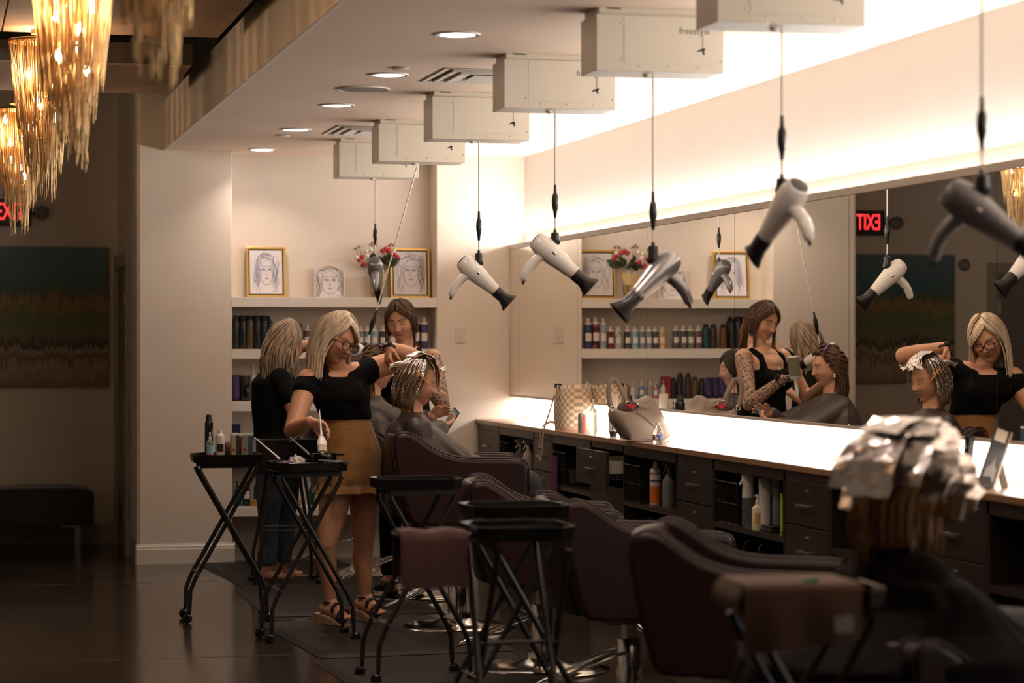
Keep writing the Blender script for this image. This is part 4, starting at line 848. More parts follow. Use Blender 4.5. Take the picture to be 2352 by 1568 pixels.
# taupe hobo bag
tp = mat('taupe_leather', (.30, .235, .185), .5, noise=(8, (.25, .195, .155), .3, .7), bump=(300, .05)); tpd = mat('taupe_lining', (.04, .02, .022), .7)
by = 12.45; t = thing('taupe_tote_bag', 'slouching taupe leather tote with upright handle and red scarf inside', 'bag', (3.72, by, CZ)); tb = Vector((3.72, by, CZ))
W_ = lambda u, v, dy=0: onY(u, v, by+dy)-tb-Vector((0, 0, 0))
sil = [(1432, 1009), (1470, 1011), (1510, 1009), (1538, 1004), (1535, 985), (1521, 957), (1503, 926), (1488, 906), (1472, 914), (1452, 930), (1426, 937), (1404, 938), (1400, 954), (1408, 975), (1421, 992)]
sil = smooth_poly(sil, 2); cu_, cv_ = 1468, 975; rings = []
for dy, k in ((-.085, .66), (-.08, .8), (-.062, .93), (-.03, 1), (.03, 1), (.062, .93), (.08, .8), (.085, .66)):
    ring = []
    for u, v in sil:
        q = W_(cu_+(u-cu_)*k, cv_+(v-cv_)*k); z0 = W_(u, v).z
        zz = max(.001, q.z if k > .9 else q.z-(.02 if z0 < .03 else 0)); ring.append(Vector((q.x, dy+.012*math.sin(u*.05+dy*30), zz)))
    rings.append(ring)
obj('bag_body', MB().loft(rings), tp, t, smooth=60)
Mo = orient((W_(1462, 926)-W_(1408, 936)), (.0, -.6, .8), W_(1436, 934)+Vector((0, -.055, .004)))
obj('lining', MB().ell((0, 0, 0), (.062, .04, .012), 18, 8, M=Mo.to_3x3()), tpd, t, smooth=60).location = Mo.translation
hd = [W_(1404, 938, -.04), W_(1400, 922, -.045), W_(1398, 900, -.05), W_(1399, 882, -.05), W_(1406, 871, -.05), W_(1415, 873, -.05), W_(1424, 888, -.05), W_(1434, 910, -.05), W_(1441, 926, -.05)]
obj('handle', MB().tube(hd, .0145, 8, flat=.4, up=(0, 1, 0)), tp, t, smooth=60)
for p in (hd[0], hd[-1]): obj('ring_hardware', MB().tube([(p[0]+.013*math.cos(2*PI*k/12), p[1]-.01, p[2]+.013*math.sin(2*PI*k/12)) for k in range(12)], .003, 6, closed=True), CHROME, t, smooth=180)
ft_ = [W_(1444, 922), W_(1462, 921), W_(1480, 930), W_(1476, 937), W_(1462, 934)]
obj('strap_tab', MB().prism([(q.x, q.z) for q in ft_], -.092, -.084), tp, t, bev=.002); obj('snap', MB().ell(W_(1453, 926)+Vector((0, -.094, 0)), (.006, .004, .006), 10, 6), CHROME, t, smooth=180)
obj('seam', MB().tube([W_(1450, 945)+Vector((0, -.086, 0)), W_(1470, 958)+Vector((0, -.09, 0)), W_(1492, 978)+Vector((0, -.088, 0))], .0016, 5), tpd, t)
sc_ = MB(); rnd = random.Random(9)
sq = W_(1444, 936)
for k in range(9): sc_.ell((sq.x+rnd.uniform(-.02, .02), -.066+rnd.uniform(-.01, .01), sq.z+rnd.uniform(-.008, .014)), (.018, .014, .010), 8, 6, M=Matrix.Rotation(rnd.uniform(0, 3), 3, 'X'))
tag(obj('red_scarf', sc_, mat('red_cloth', (.45, .015, .03), .7, bump=(40, .6)), smooth=60), 'crumpled red scarf stuffed in the taupe tote', 'scarf').location = t.location
cq = onY(1416, 983, by-.02); ch = thing('bag_charm', 'round monogram charm and key tag hanging from the taupe tote', 'charm', tuple(cq), -PI/2+PI)
obj('charm_ring', MB().tube([(0, .024*math.cos(2*PI*k/20), .024*math.sin(2*PI*k/20)) for k in range(20)], .0026, 6, closed=True), BLACK, ch, smooth=180)
o = obj('charm_letters', text_mesh('MK', .03, .0015, mirror=True, bold=.0006), BLACK, ch); o.rotation_euler = (0, 0, -PI/2); o.location = (-.001, 0, 0)
obj('key_tag', MB().prism([(-.05, -.04), (-.028, -.04), (-.028, -.02), (-.05, -.02)], -.004, .004, 'x').tube([(0, -.024, 0), (0, -.04, -.01), (0, -.04, -.022)], .0016, 5), BLACK, ch); obj('key', MB().box(-.002, .002, -.044, -.038, -.05, -.04), STEEL, ch)
# water bottle and eyeglasses
wy_ = onX(1511, 1010, 3.685).y; t = thing('water_bottle', 'small clear water bottle with a red and blue label', 'bottle', (3.685, wy_, CZ))
obj('body', MB().lathe([(.024, 0), (.027, .005), (.027, .06), (.024, .075), (.012, .095), (.011, .1)], 20), CLR, t, smooth=50); obj('cap', MB().lathe([(.013, .1), (.013, .114), (.003, .115)], 16), WPL, t, smooth=40)
lbp = obj('label_print', lab(0, .03, .0275, .035, span=3.0), mat('label_blue', (.06, .06, .4), .4), t); lbp.rotation_euler = (0, 0, -.9); obj('label_print', lab(0, .03, .0276, .035, span=.9), mat('label_red', (.5, .03, .06), .4), t).rotation_euler = (0, 0, -1.5); obj('label_stripe', lab(0, .03, .0277, .035, span=.35), PAPER, t).rotation_euler = (0, 0, -.75)
g = thing('eyeglasses', 'thin gold rimmed eyeglasses lying before the water bottle', 'glasses', (3.655, onX(1511, 1015, 3.655).y, CZ))
for s in (-1, 1):
    rim = obj('rim', MB().tube([(0, s*.034+.026*math.cos(2*PI*k/18), .021+.02*math.sin(2*PI*k/18)) for k in range(18)], .0014, 6, closed=True), STEEL, g, smooth=180); obj('lens', MB().prism([(s*.034+.025*math.cos(2*PI*k/18), .021+.019*math.sin(2*PI*k/18)) for k in range(18)], -.0005, .0005, 'x'), CLR, rim)
    obj('temple', MB().tube([(0, s*.06, .03), (.03, s*.062, .028), (.09, s*.055, .01), (.11, s*.05, .003)], .0014, 6), STEEL, g, smooth=180)
obj('bridge', MB().tube([(0, -.009, .024), (-.002, 0, .028), (0, .009, .024)], .0014, 6), STEEL, g, smooth=180)
# bottles hidden behind the tote, seen in the mirror
bottle('black_can', (3.74, onX(1562, 925, 2*XM-3.74).y, CZ), .027, .24, BLACKG, BLACK, 'round shouldered black bottle behind the taupe tote')
bottle('flask', (3.74, onX(1546, 925, 2*XM-3.74).y, CZ), .016, .2, tl, tl, 'small teal bottle behind the taupe tote')
bottle('tube', (3.74, onX(1524, 925, 2*XM-3.74).y, CZ), .026, .24, WPL, BLACK, 'white squeeze tube behind the taupe tote')
# card stand on the worktop near the foil cap client
q = onX(2255, 1105, 3.72); t = thing('card_stand', 'tilted black card with pale emblem beside a black wedge stand', 'stand', (3.70, q.y, CZ))
MM = Matrix.Translation((.03, 0, .004)) @ Matrix.Rotation(.34, 4, 'Y')
obj('card', MB().box(-.03, .03, -.006, .006, 0, .225, M=MM), BLACK, t, bev=.001); obj('card_edge', MB().box(.03, .038, -.007, .007, 0, .225, M=MM), mat('card_cream', (.5, .42, .33), .6), t)
obj('paper_label', MB().box(-.026, .02, -.0075, -.006, .178, .222, M=MM), PAPER, t)
obj('emblem', MB().prism([(-.024, .03), (.022, .03), (.02, .075), (.008, .09), (.002, .125), (-.006, .09), (-.022, .07)], -.0075, -.006, M=MM), mat('emblem_grey', (.25, .22, .2), .6), t)
obj('wedge', MB().box(-.055, .045, -.03, .03, 0, .045), BLACKG, t, bev=.004)
obj('post', MB().box(-.012, .012, -.02, .02, 0, .19, M=Matrix.Translation((-.045, 0, .005)) @ Matrix.Rotation(.1, 4, 'Y')), BLACKG, t, bev=.003)
obj('support_leg', MB().box(-.012, .012, .0, .012, 0, .11, M=Matrix.Translation((.115, 0, 0)) @ Matrix.Rotation(-.25, 4, 'Y')), mat('leg_brown', (.07, .04, .025), .5), t)
# ================================================================ THINGS ON THE TROLLEY TRAYS
TZ = .871
def tray_loc(i, u, dy=0):
    t = TR[i]; y = t.location.y+dy; p = onY(u, 1040, y); return (p.x, y, TZ)
bottle('black_can', tray_loc(0, 480, .06), .023, .235, BLACKG, BLACK, 'tall glossy black spray can on the bottle trolley', 'spray can')
t = bottle('flask', tray_loc(0, 482, -.09), .021, .145, CLR, WPL, 'small clear spray bottle with pink and blue label on the trolley')
obj('label_print', MB().lathe([(.0214, .005), (.0214, .03)], 18), mat('pink_print', (.55, .12, .25), .5), t, smooth=40); obj('label_print', MB().lathe([(.0214, .03), (.0214, .075)], 18), mat('sky_print', (.3, .5, .6), .5), t, smooth=40)
bottle('can', tray_loc(0, 505, -.02), .025, .155, WPL, WPL, 'white spray can with black label on the bottle trolley', 'spray can', lb=INK)
def carton(u, dy, w_, h_, c1, c2, label, rz):
    t = thing('colour_carton', label, 'carton', tray_loc(0, u, dy), rz); obj('box', MB().box(-w_/2, w_/2, -.018, .018, 0, h_), c1, t, bev=.001); obj('print', MB().box(w_*.1, w_*.5+.0006, -.0187, .0187, .02, h_-.012), c2, t)
    obj('seal', MB().lathe([(.008, 0), (.008, .001)], 14, M=Matrix.Rotation(PI/2, 4, 'X').to_3x3(), o=(-w_*.22, -.018, h_*.36)), RED, t); obj('flap', MB().box(-w_/2-.0006, w_/2+.0006, -.0186, .0186, h_-.012, h_+.001), mat('flap_'+label[:4], c1.diffuse_color[:3], .5), t)
cg = mat('carton_grey', (.34, .31, .28), .5); carton(539, -.08, .042, .138, mat('carton_yellow', (.42, .38, .22), .5), mat('carton_dark', (.04, .035, .03), .5), 'yellow and black hair colour carton on the trolley', .1)
carton(568, -.07, .06, .136, cg, mat('carton_teal', (.06, .12, .2), .5), 'grey and teal hair colour carton on the trolley', -.2); carton(556, -.02, .04, .13, mat('carton_pink', (.5, .2, .2), .5), mat('carton_brown', (.07, .04, .035), .5), 'pink and brown hair colour carton on the trolley', .05)
pb_ = MB(); pb_.ell((0, 0, .045), (.035, .025, .045), 12, 8); tag(obj('paper_bag', pb_, mat('brown_bag', (.1, .055, .035), .7, bump=(30, .8)), smooth=60), 'crumpled brown paper bag behind the colour cartons', 'bag').location = tray_loc(0, 524, .05)
# tint bowl etc.
bw = thing('tint_bowl', 'black tint bowl full of pale colour cream', 'bowl', tray_loc(1, 743, .0)); obj('bowl', MB().lathe([(.045, 0), (.05, .004), (.072, .062), (.075, .065), (.07, .063), (.048, .01), (.01, .01)], 28), BLACKG, bw, smooth=50)
obj('colour_cream', MB().lathe([(.066, .048), (.05, .053), (.02, .05), (.003, .054)], 20), mat('colour_cream', (.6, .52, .45), .5, bump=(60, .6)), bw, smooth=60); obj('bowl_handle', MB().box(.07, .105, -.014, .014, .054, .064), BLACKG, bw, bev=.003)
FOIL = mat('foil', (.78, .74, .72), .22, 1, bump=(45, .9)); 
def crumple(loc, rx, ry, rz_, seed, m, name, label, cat):
    r_ = random.Random(seed); bm = bmesh.new(); bmesh.ops.create_icosphere(bm, subdivisions=3, radius=1)
    for v in bm.verts: k = r_.uniform(.62, 1.08); v.co = Vector((v.co.x*rx*k, v.co.y*ry*k, max(-.2*rz_, v.co.z*rz_*k)))
    me = bpy.data.meshes.new(name); bm.to_mesh(me); bm.free(); o = obj(name, me, m); o.location = loc; return tag(o, label, cat)
l = tray_loc(1, 682, .02); crumple((l[0], l[1], l[2]+.012), .05, .04, .05, 3, mat('crumpled_paper', (.62, .56, .53), .6), 'crumpled_tissue', 'crumpled white tissue on the tint trolley', 'tissue')
l = tray_loc(1, 655, -.06); crumple((l[0], l[1], l[2]+.008), .06, .05, .028, 6, mat('purple_glove', (.11, .05, .10), .5), 'purple_glove', 'crumpled purple glove on the tint trolley', 'glove')
fs_ = thing('foil_stack', 'loose stack of cut foil strips on the tint trolley', 'foil', tray_loc(1, 757, -.118)); r_ = random.Random(2)
for k in range(14):
    M = Matrix.Translation((r_.uniform(-.05, .06), r_.uniform(-.02, .03), .006+.0022*k)) @ Matrix.Rotation(r_.uniform(-.6, .6), 4, 'Z') @ Matrix.Rotation(r_.uniform(-.25, .1), 4, 'Y'); obj('foil_strip', MB().box(-.055, .055, -.014, .014, 0, .0012, M=M), FOIL, fs_)
def stick(name, label, p, q, r, m, cat): t = thing(name, label, cat, tuple(p)); d = Vector(q)-Vector(p); obj('tail', MB().tube([(0, 0, 0), d*.5, d], [r*.45, r*.8, r], 8), m, t, smooth=60); obj('end', MB().tube([d*.98, d*1.08], [r*1.3, r*1.3], 8, flat=.5), m, t, smooth=60); return t
yy = TR[1].location.y
stick('tail_comb', 'white tail comb propped in the tint trolley tray', onY(584, 1004, yy+.1), onY(638, 1050, yy-.02), .006, WPL, 'comb')
stick('tint_brush', 'grey tint brush leaning in the black bowl', onY(666, 1004, yy+.05), onY(708, 1041, yy), .007, GREY, 'brush')
stick('metal_tail_comb', 'thin metal tail comb held beside the tint brush', onY(664, 1014, yy+.2), onY(702, 990, yy+.22), .0025, STEEL, 'comb')
# red lid and green clip on the towel trolley
t5 = TR[5]; tag(obj('red_tub', MB().lathe([(.028, 0), (.03, .004), (.03, .014), (.02, .017)], 20), mat('red_plastic', (.45, .02, .015), .4), smooth=40), 'small red tub on the trolley beside the foil cap client', 'tub').location = (t5.location.x+.14, t5.location.y+.02, TZ)
tag(obj('green_clip', MB().box(-.02, .02, -.005, .005, 0, .008).prism([(-.02, .008), (.015, .016), (.02, .008)], -.004, .004), mat('green_plastic', (.05, .35, .22), .4), bev=.001), 'small green hair clip on the tan towel', 'clip').location = (t5.location.x-.03, t5.location.y-.14, .914)
# ================================================================ TOOL TROLLEY OF THE STYLIST BY THE SHELVES
q = onZ(660, 1003, .9); t = thing('tool_trolley', 'black box topped tool trolley on splayed legs by the shelves', 'trolley', (q.x-.05, 14.72, 0))
obj('tool_box', MB().box(-.2, .2, -.15, .15, .69, .9), BLACKG, t, bev=.012, seg=3); obj('lid_lip', MB().box(-.205, .205, -.155, .155, .885, .903), BLACKG, t, bev=.004)
for sx_ in (-1, 1):
    for sy_ in (-1, 1):
        lg = obj('leg', MB().tube([(sx_*.1, sy_*.11, .7), (sx_*.16, sy_*.13, .3), (sx_*.18, sy_*.14, .2), (sx_*.185, sy_*.14, .06)], .011, 10), BLACK, t, smooth=60); obj('caster', MB().cyl((sx_*.185, sy_*.14, .07), (sx_*.185, sy_*.14, .05), .009, 10).ell((sx_*.19, sy_*.14, .026), (.026, .02, .026), 12, 8), BLACKG, lg, smooth=50)
for z in (.34, .37): obj('cross_bar', MB().cyl((-.155, -.13, z), (.155, -.13, z), .006, 8), BLACK, t)
# ================================================================ PEOPLE
def remesh(mb, voxel, it=3, name='body'):
    me = mb.mesh('tmp'); o = bpy.data.objects.new('tmp', me); COL.objects.link(o)
    r = o.modifiers.new('r', 'REMESH'); r.mode = 'VOXEL'; r.voxel_size = voxel; r.adaptivity = 0
    s = o.modifiers.new('s', 'SMOOTH'); s.factor = .5; s.iterations = it
    bpy.context.view_layer.update()
    out = bpy.data.meshes.new_from_object(o.evaluated_get(bpy.context.evaluated_depsgraph_get())); out.name = name
    bpy.data.objects.remove(o, do_unlink=True); out.polygons.foreach_set('use_smooth', [True]*len(out.polygons)); return out
def G(y, z, cy, cz, sy, sz): return np.exp(-((y-cy)/sy)**2 - ((z-cz)/sz)**2)
def head(mb, M, fat=1.0, nose=1.0):
    """face along local +x, up +z; heightfield head with brow, eye sockets, nose, lips, chin"""
    nu, nv = 112, 84
    th = np.linspace(.02, PI-.02, nv)[:, None]; ph = np.linspace(0, 2*PI, nu, endpoint=False)[None, :]
    dx = np.sin(th)*np.cos(ph); dy = np.sin(th)*np.sin(ph); dz = np.cos(th)*np.ones_like(ph)
    front = dx > 0
    x = np.where(front, .088*np.abs(dx)**.82, -.100*np.abs(dx)**.95); y = .0745*np.sign(dy)*np.abs(dy)**.92; z = np.where(dz > 0, .112*dz, .116*dz)
    low = np.clip(-dz, 0, 1)
    y = y*(1-.30*low**1.5)*(1+.04*fat*G(np.abs(y), z, .06, -.05, .03, .04)*fat)
    x = np.where(front, x*(1-.06*low), x*(1-.55*low**.8))
    z = np.where(~front, z*(1-.25*low*np.clip(-dx*1.6, 0, 1)), z)
    ay = np.abs(y); f = np.clip(dx*2.2, 0, 1)
    d = .0
    t = np.clip((.024-z)/.05, 0, 1)                                   # 0 at the bridge, 1 at the tip
    ridge = np.where((z < .03) & (z > -.034), (.004+.019*nose*t**1.3)*np.exp(-(y/(.0075+.006*t))**2), 0)*np.clip((z+.036)/.008, 0, 1)
    d = d + ridge + .006*G(ay, z, .011, -.026, .007, .007)
    d = d + .005*G(ay, z, .028, .031, .022, .008) - .011*G(ay, z, .030, .012, .015, .011) + .0065*G(ay, z, .031, .010, .0105, .0075)
    d = d + .006*G(ay, z, .040, -.022, .018, .016)*fat - .003*G(ay, z, .03, -.055, .012, .015)
    d = d + .0065*G(y, z, 0, -.050, .020, .0045) + .007*G(y, z, 0, -.0605, .017, .005) - .004*G(y, z, 0, -.0552, .02, .0022) - .004*G(y, z, 0, -.071, .02, .005)
    d = d + .010*G(y, z, 0, -.092, .020, .014)
    x = x + d*f
    P = np.stack([x, y, z], -1).reshape(-1, 3)
    R = np.array(M.to_3x3()); P = P @ R.T + np.array(M.translation)
    rings = [[tuple(P[i*nu+j]) for j in range(nu)] for i in range(nv)]
    mb.loft(rings)
    for s in (-1, 1): mb.ell(M @ Vector((-.008, s*.0735, -.004)), (.017, .009, .029), 12, 8, M=M.to_3x3() @ Matrix.Rotation(-.2, 3, 'Y'))
def hand(mb, w, f, n, side, curl=(.5, .6, .4), spread=.1, k=1.0, thumb=.5, curls=None):
    """w wrist, f direction of the fingers, n the way the palm faces, side: +1 puts the thumb at f x n"""
    w, f, n = Vector(w), Vector(f).normalized(), Vector(n).normalized(); n = (n-f*n.dot(f)).normalized(); s = f.cross(n)*side
    base = []
    for j in range(4):
        o = (1.5-j)*.0205*k; b = w + f*(.084-.004*abs(1.3-j))*k + s*o; base.append(b)
        mb.cap(w + s*o*.62 + f*.012*k, b, .0155*k, .0125*k, 10)
        L = (.070, .077, .072, .056)[j]*k; a = 0; p = b; c = (curls[j] if curls else curl); d0 = (f + s*(1.5-j)*spread).normalized()
        for q, (fr, r0, r1) in enumerate(((.46, .0098, .009), (.30, .009, .0083), (.24, .0083, .0072))):
            a += c[q]; d = d0*math.cos(a) + n*math.sin(a); p2 = p + d*L*fr; mb.cap(p, p2, r0*k, r1*k, 10); p = p2
        tip = p
    mb.cap(w, w+f*.05*k, .024*k, .03*k, 12, fl=.62, up=tuple(n))
    t0 = w + f*.022*k + s*.022*k; d = (f*.62 + s*.75 + n*thumb*.5).normalized(); t1 = t0 + d*.042*k; mb.cap(w+f*.02*k, t0, .018*k, .016*k, 10); mb.cap(t0, t1, .0145*k, .011*k, 10)
    d2 = (f*.9 + s*.25*(1-thumb) + n*thumb*.7).normalized(); t2 = t1 + d2*.03*k; mb.cap(t1, t2, .0108*k, .0095*k, 10); mb.cap(t2, t2 + (d2+n*.2).normalized()*.022*k, .0095*k, .0078*k, 10)
    return w + f*.05*k + n*.03*k
def torso(mb, rings, F, n=28, e=.85):
    """rings: (centre, half width, half depth); F forward"""
    F = Vector((F[0], F[1], 0)).normalized(); L = Vector((-F.y, F.x, 0)); out = []
    for c, w_, d_ in rings:
        c = Vector(c); out.append([c + L*w_*math.copysign(abs(math.cos(2*PI*k/n))**e, math.cos(2*PI*k/n)) + F*d_*math.copysign(abs(math.sin(2*PI*k/n))**e, math.sin(2*PI*k/n)) for k in range(n)])
    mb.loft(out)
def lerp(a, b, t): return Vector(a)*(1-t)+Vector(b)*t
def densify(rings, m=4):
    out = []
    for (c0, w0, d0), (c1, w1, d1) in zip(rings[:-1], rings[1:]):
        for i in range(m): t = i/m; ts = t*t*(3-2*t); out.append((lerp(c0, c1, t), w0+(w1-w0)*ts, d0+(d1-d0)*ts))
    out.append(rings[-1]); return out
SKIN = mat('skin', (.6, .4, .3), .48, attr='tint', sss=.08, noise=(30, (.93, .88, .86), .35, .7), bump=(220, .05))
def skin_mesh(mb, M, tone, brow=(.06, .035, .02), lip=(.30, .09, .08), voxel=.0048, open_eye=False, tattoo=None, name='body'):
    me = remesh(mb, voxel, 3, name); nV = len(me.vertices); co_ = np.empty(nV*3); me.vertices.foreach_get('co', co_); co_ = co_.reshape(-1, 3)
    R = np.linalg.inv(np.array(M.to_3x3())); P = (co_-np.array(M.translation)) @ R.T; x, y, z = P.T; ay = np.abs(y)
    col = np.ones((nV, 4)); col[:, :3] = tone; face = (x > .045) & (ay < .075) & (np.abs(z) < .13)
    def put(mask, c, k=1.0): m_ = (mask*face*k)[:, None]; col[:, :3] = col[:, :3]*(1-m_)+np.array(c)[None]*m_
    put(np.exp(-((z+.055)/.009)**4-((y)/.024)**4), lip, .8)
    put(G(ay, z, .042, -.022, .02, .018), (tone[0]*1.0, tone[1]*.74, tone[2]*.7), .5)
    zb = .030+.006*np.clip((ay-.012)/.02, 0, 1)-.009*np.clip((ay-.034)/.02, 0, 1)
    put(np.exp(-((z-zb)/.0048)**2)*((ay > .011) & (ay < .052)), brow, .85)
    zl = .0065-.0035*np.cos((ay-.031)/.016*1.4)
    put(np.exp(-((z-zl)/.0028)**2)*((ay > .016) & (ay < .047)), (.03, .018, .014), .95)
    put(np.exp(-((z-.012)/.006)**2)*((ay > .017) & (ay < .046)), (tone[0]*.72, tone[1]*.58, tone[2]*.55), .6)
    put(np.exp(-((z+.0552)/.0022)**2)*(ay < .022), (lip[0]*.45, lip[1]*.4, lip[2]*.4), .8)
    put(G(ay, z, .0085, -.0345, .005, .003), (.12, .05, .04), .7)
    if tattoo is not None:
        for a, b, r in tattoo:
            a, b = np.array(a), np.array(b); d = b-a; t = np.clip(((co_-a) @ d)/(d @ d), 0, 1); q = a+t[:, None]*d; dist = np.linalg.norm(co_-q, axis=1); m_ = (dist < r) & (t > .0)
            w_ = co_*1.0; pat = np.sin(w_[:, 0]*210+4*np.sin(w_[:, 2]*95))+np.sin(w_[:, 2]*190+5*np.sin(w_[:, 1]*120))+np.sin(w_[:, 1]*230+4*np.sin(w_[:, 0]*80)); inkm = m_*np.clip((np.abs(pat) < .85)*1.0, 0, 1)*.8+m_*.12
            col[:, :3] = col[:, :3]*(1-inkm[:, None])+np.array((.035, .04, .05))[None]*inkm[:, None]
    at = me.color_attributes.new('tint', 'FLOAT_COLOR', 'POINT'); at.data.foreach_set('color', col.reshape(-1).astype(np.float32)); me.materials.append(SKIN); return me
class Person:
    def __init__(s, label, base): s.o = thing('person', label, 'person', base); s.b = Vector(base)
    def part(s, name, mb, m, smooth=60, **k):
        me = mb.mesh(name) if isinstance(mb, MB) else mb
        me.transform(Matrix.Translation(-s.b)); return obj(name, me, m, s.o, smooth=smooth, **k)
HR = (.106, .0815, .122)                           # hair cap radii
def scalp(M, az, el, k=1.0, cz=.004): 
    return M @ Vector((HR[0]*k*math.cos(el)*math.cos(az)-.008, HR[1]*k*math.cos(el)*math.sin(az), cz+HR[2]*k*math.sin(el)))
def haircap(M, k=1.0, face_el=.62, nape=-.5, face_az=1.1):
    """closed cap over the crown and back of the head, open at the face"""
    n, m_ = 40, 16; inner = []; outer = []
    for i in range(m_+1):
        ro, ri = [], []
        for j in range(n):
            az = 2*PI*j/n; a_ = abs((az+PI) % (2*PI)-PI); w_ = min(1, max(0, (a_-face_az*.55)/(face_az*.75))); lo = face_el*(1-w_)+nape*w_
            el = lo+(PI/2-lo)*i/m_; ro.append(scalp(M, az, min(el, 1.56), k)); ri.append(scalp(M, az, min(el, 1.56), k*.93))
        outer.append(ro); inner.append(ri)
    mb = MB(); mb.loft(list(reversed(inner))+outer, cap=False); return mb
def strands(mb, M, specs, seed, grav=(0, 0, -1), n=6):
    """specs: (az0, el0, az1, el1, k, length, r, wave, lean)"""
    rnd = random.Random(seed); g = Vector(grav)
    for az0, el0, az1, el1, k, L, r, wv, lean in specs:
        pts = []; rr_ = []
        for i in range(8): t = i/7; pts.append(scalp(M, az0+(az1-az0)*t, el0+(el1-el0)*t, k)); rr_.append(r*(.8+.2*t))
        d = (pts[-1]-pts[-2]).normalized(); p = pts[-1].copy(); st = max(4, int(L/.03)); ph = rnd.uniform(0, 6)
        side = (d.cross(g)).normalized() if d.cross(g).length > .05 else Vector((1, 0, 0))
        for i in range(st):
            t = (i+1)/st; dd = (d*(1-min(1, t*2.2))+g*min(1, t*2.2)+Vector(lean)*t).normalized(); p = p+dd*(L/st)+side*wv*math.sin(ph+t*7)*.5; pts.append(p.copy()); rr_.append(r*(1-.75*t**2))
        mb.tube(pts, rr_, n, flat=.6)
    return mb
def hairm(name, c, c2): return mat(name, c, .5, noise=(30, c2, .35, .65, (1, 1, .08)), bump=(60, .25, (1, 1, .06)), spec=.22)
def hang(side, n, az, el1, L, r, seed, part=0., k=(1.0, 1.07), wave=0, lean=(0, 0, 0), el0=1.45, jit=.1):
    """fan of strands falling from a parting over one side; az range covers the side"""
    rnd = random.Random(seed); out = []; n = int(n*1.6); r = r*.72
    for i in range(n):
        t = i/(max(1, n-1)); a = (az[0]+(az[1]-az[0])*t+rnd.uniform(-jit, jit))
        e0 = el0-.0+rnd.uniform(-.1, .05); out.append((a*.6+part, min(1.5, e0), a, el1+rnd.uniform(-.15, .15), rnd.uniform(*k), L*rnd.uniform(.82, 1.05), r*rnd.uniform(.8, 1.2), wave*rnd.uniform(.5, 1.2), lean))
    return out
BLACKT = mat('black_cotton', (.0035, .0033, .0033), .9, bump=(90, .15), spec=.12); CAPE = mat('cape_nylon', (.038, .027, .022), .46, noise=(6, (.03, .021, .017), .3, .7), bump=(14, .35, (1, 1, .25)))
CAPE2 = mat('cape_grey', (.055, .043, .036), .55, noise=(6, (.045, .035, .029), .3, .7), bump=(14, .35, (1, 1, .25)))

# ---------------------------------------------------------------- P1: blonde stylist with glasses
T1 = (.56, .285, .165)
Y1 = 12.5
base = onZ(800, 1432, 0); p1 = Person('blonde woman in glasses, black top and mustard skirt holding a tint brush', (onY(790, 784, Y1).x, Y1, 0))
J = lambda u, v, y=Y1: onY(u, v, y)
mb = MB()
Hd = J(772, 782, 12.45); M1 = orient((.56, -.74, -.36), (.22, .05, 1), Hd) @ Matrix.Scale(1.09, 4); head(mb, M1)
neck = J(782, 858, 12.5); mb.cap(M1 @ Vector((-.02, 0, -.06)), neck, .05, .055, 16)
F1 = (.42, -.9, 0); LS, RS = J(832, 855, 12.53), J(708, 872, 12.44)
tr = densify([(J(808, 1110, 12.52), .15, .11), (J(806, 1062, 12.52), .155, .112), (J(800, 1010, 12.51), .138, .104), (J(795, 958, 12.51), .122, .098), (J(780, 912, 12.5), .142, .118), (J(773, 880, 12.5), .15, .108), (J(776, 858, 12.5), .105, .07), (J(780, 848, 12.5), .055, .055)])
torso(mb, tr, F1); 
for s in (-1, 1): mb.ell(J(778+s*30, 908, 12.42), (.066, .06, .062), 14, 10)
# left arm raised towards the foils
LE, LW = J(944, 818, 12.62), J(893, 797, 12.42)
mb.chain([LS, lerp(LS, LE, .5), LE], [.064, .061, .046], 16); mb.chain([LE, lerp(LE, LW, .35), LW], [.048, .046, .028], 16); mb.cap(J(770, 866), LS, .07, .06, 16)
hand(mb, LW, (-.1, -.3, -.75), (.5, -.05, -.45), 1, (.55, .35, .25), .02, .93, .9)
RE, RW = J(672, 988, 12.28), J(712, 968, 12.04)
mb.chain([RS, lerp(RS, RE, .45), RE], [.06, .056, .045], 16); mb.chain([RE, lerp(RE, RW, .35), RW], [.046, .043, .028], 16)
hand(mb, RW, (.8, -.25, -.28), (.1, -.5, -.75), 1, (.55, .65, .4), .02, .95, .9)
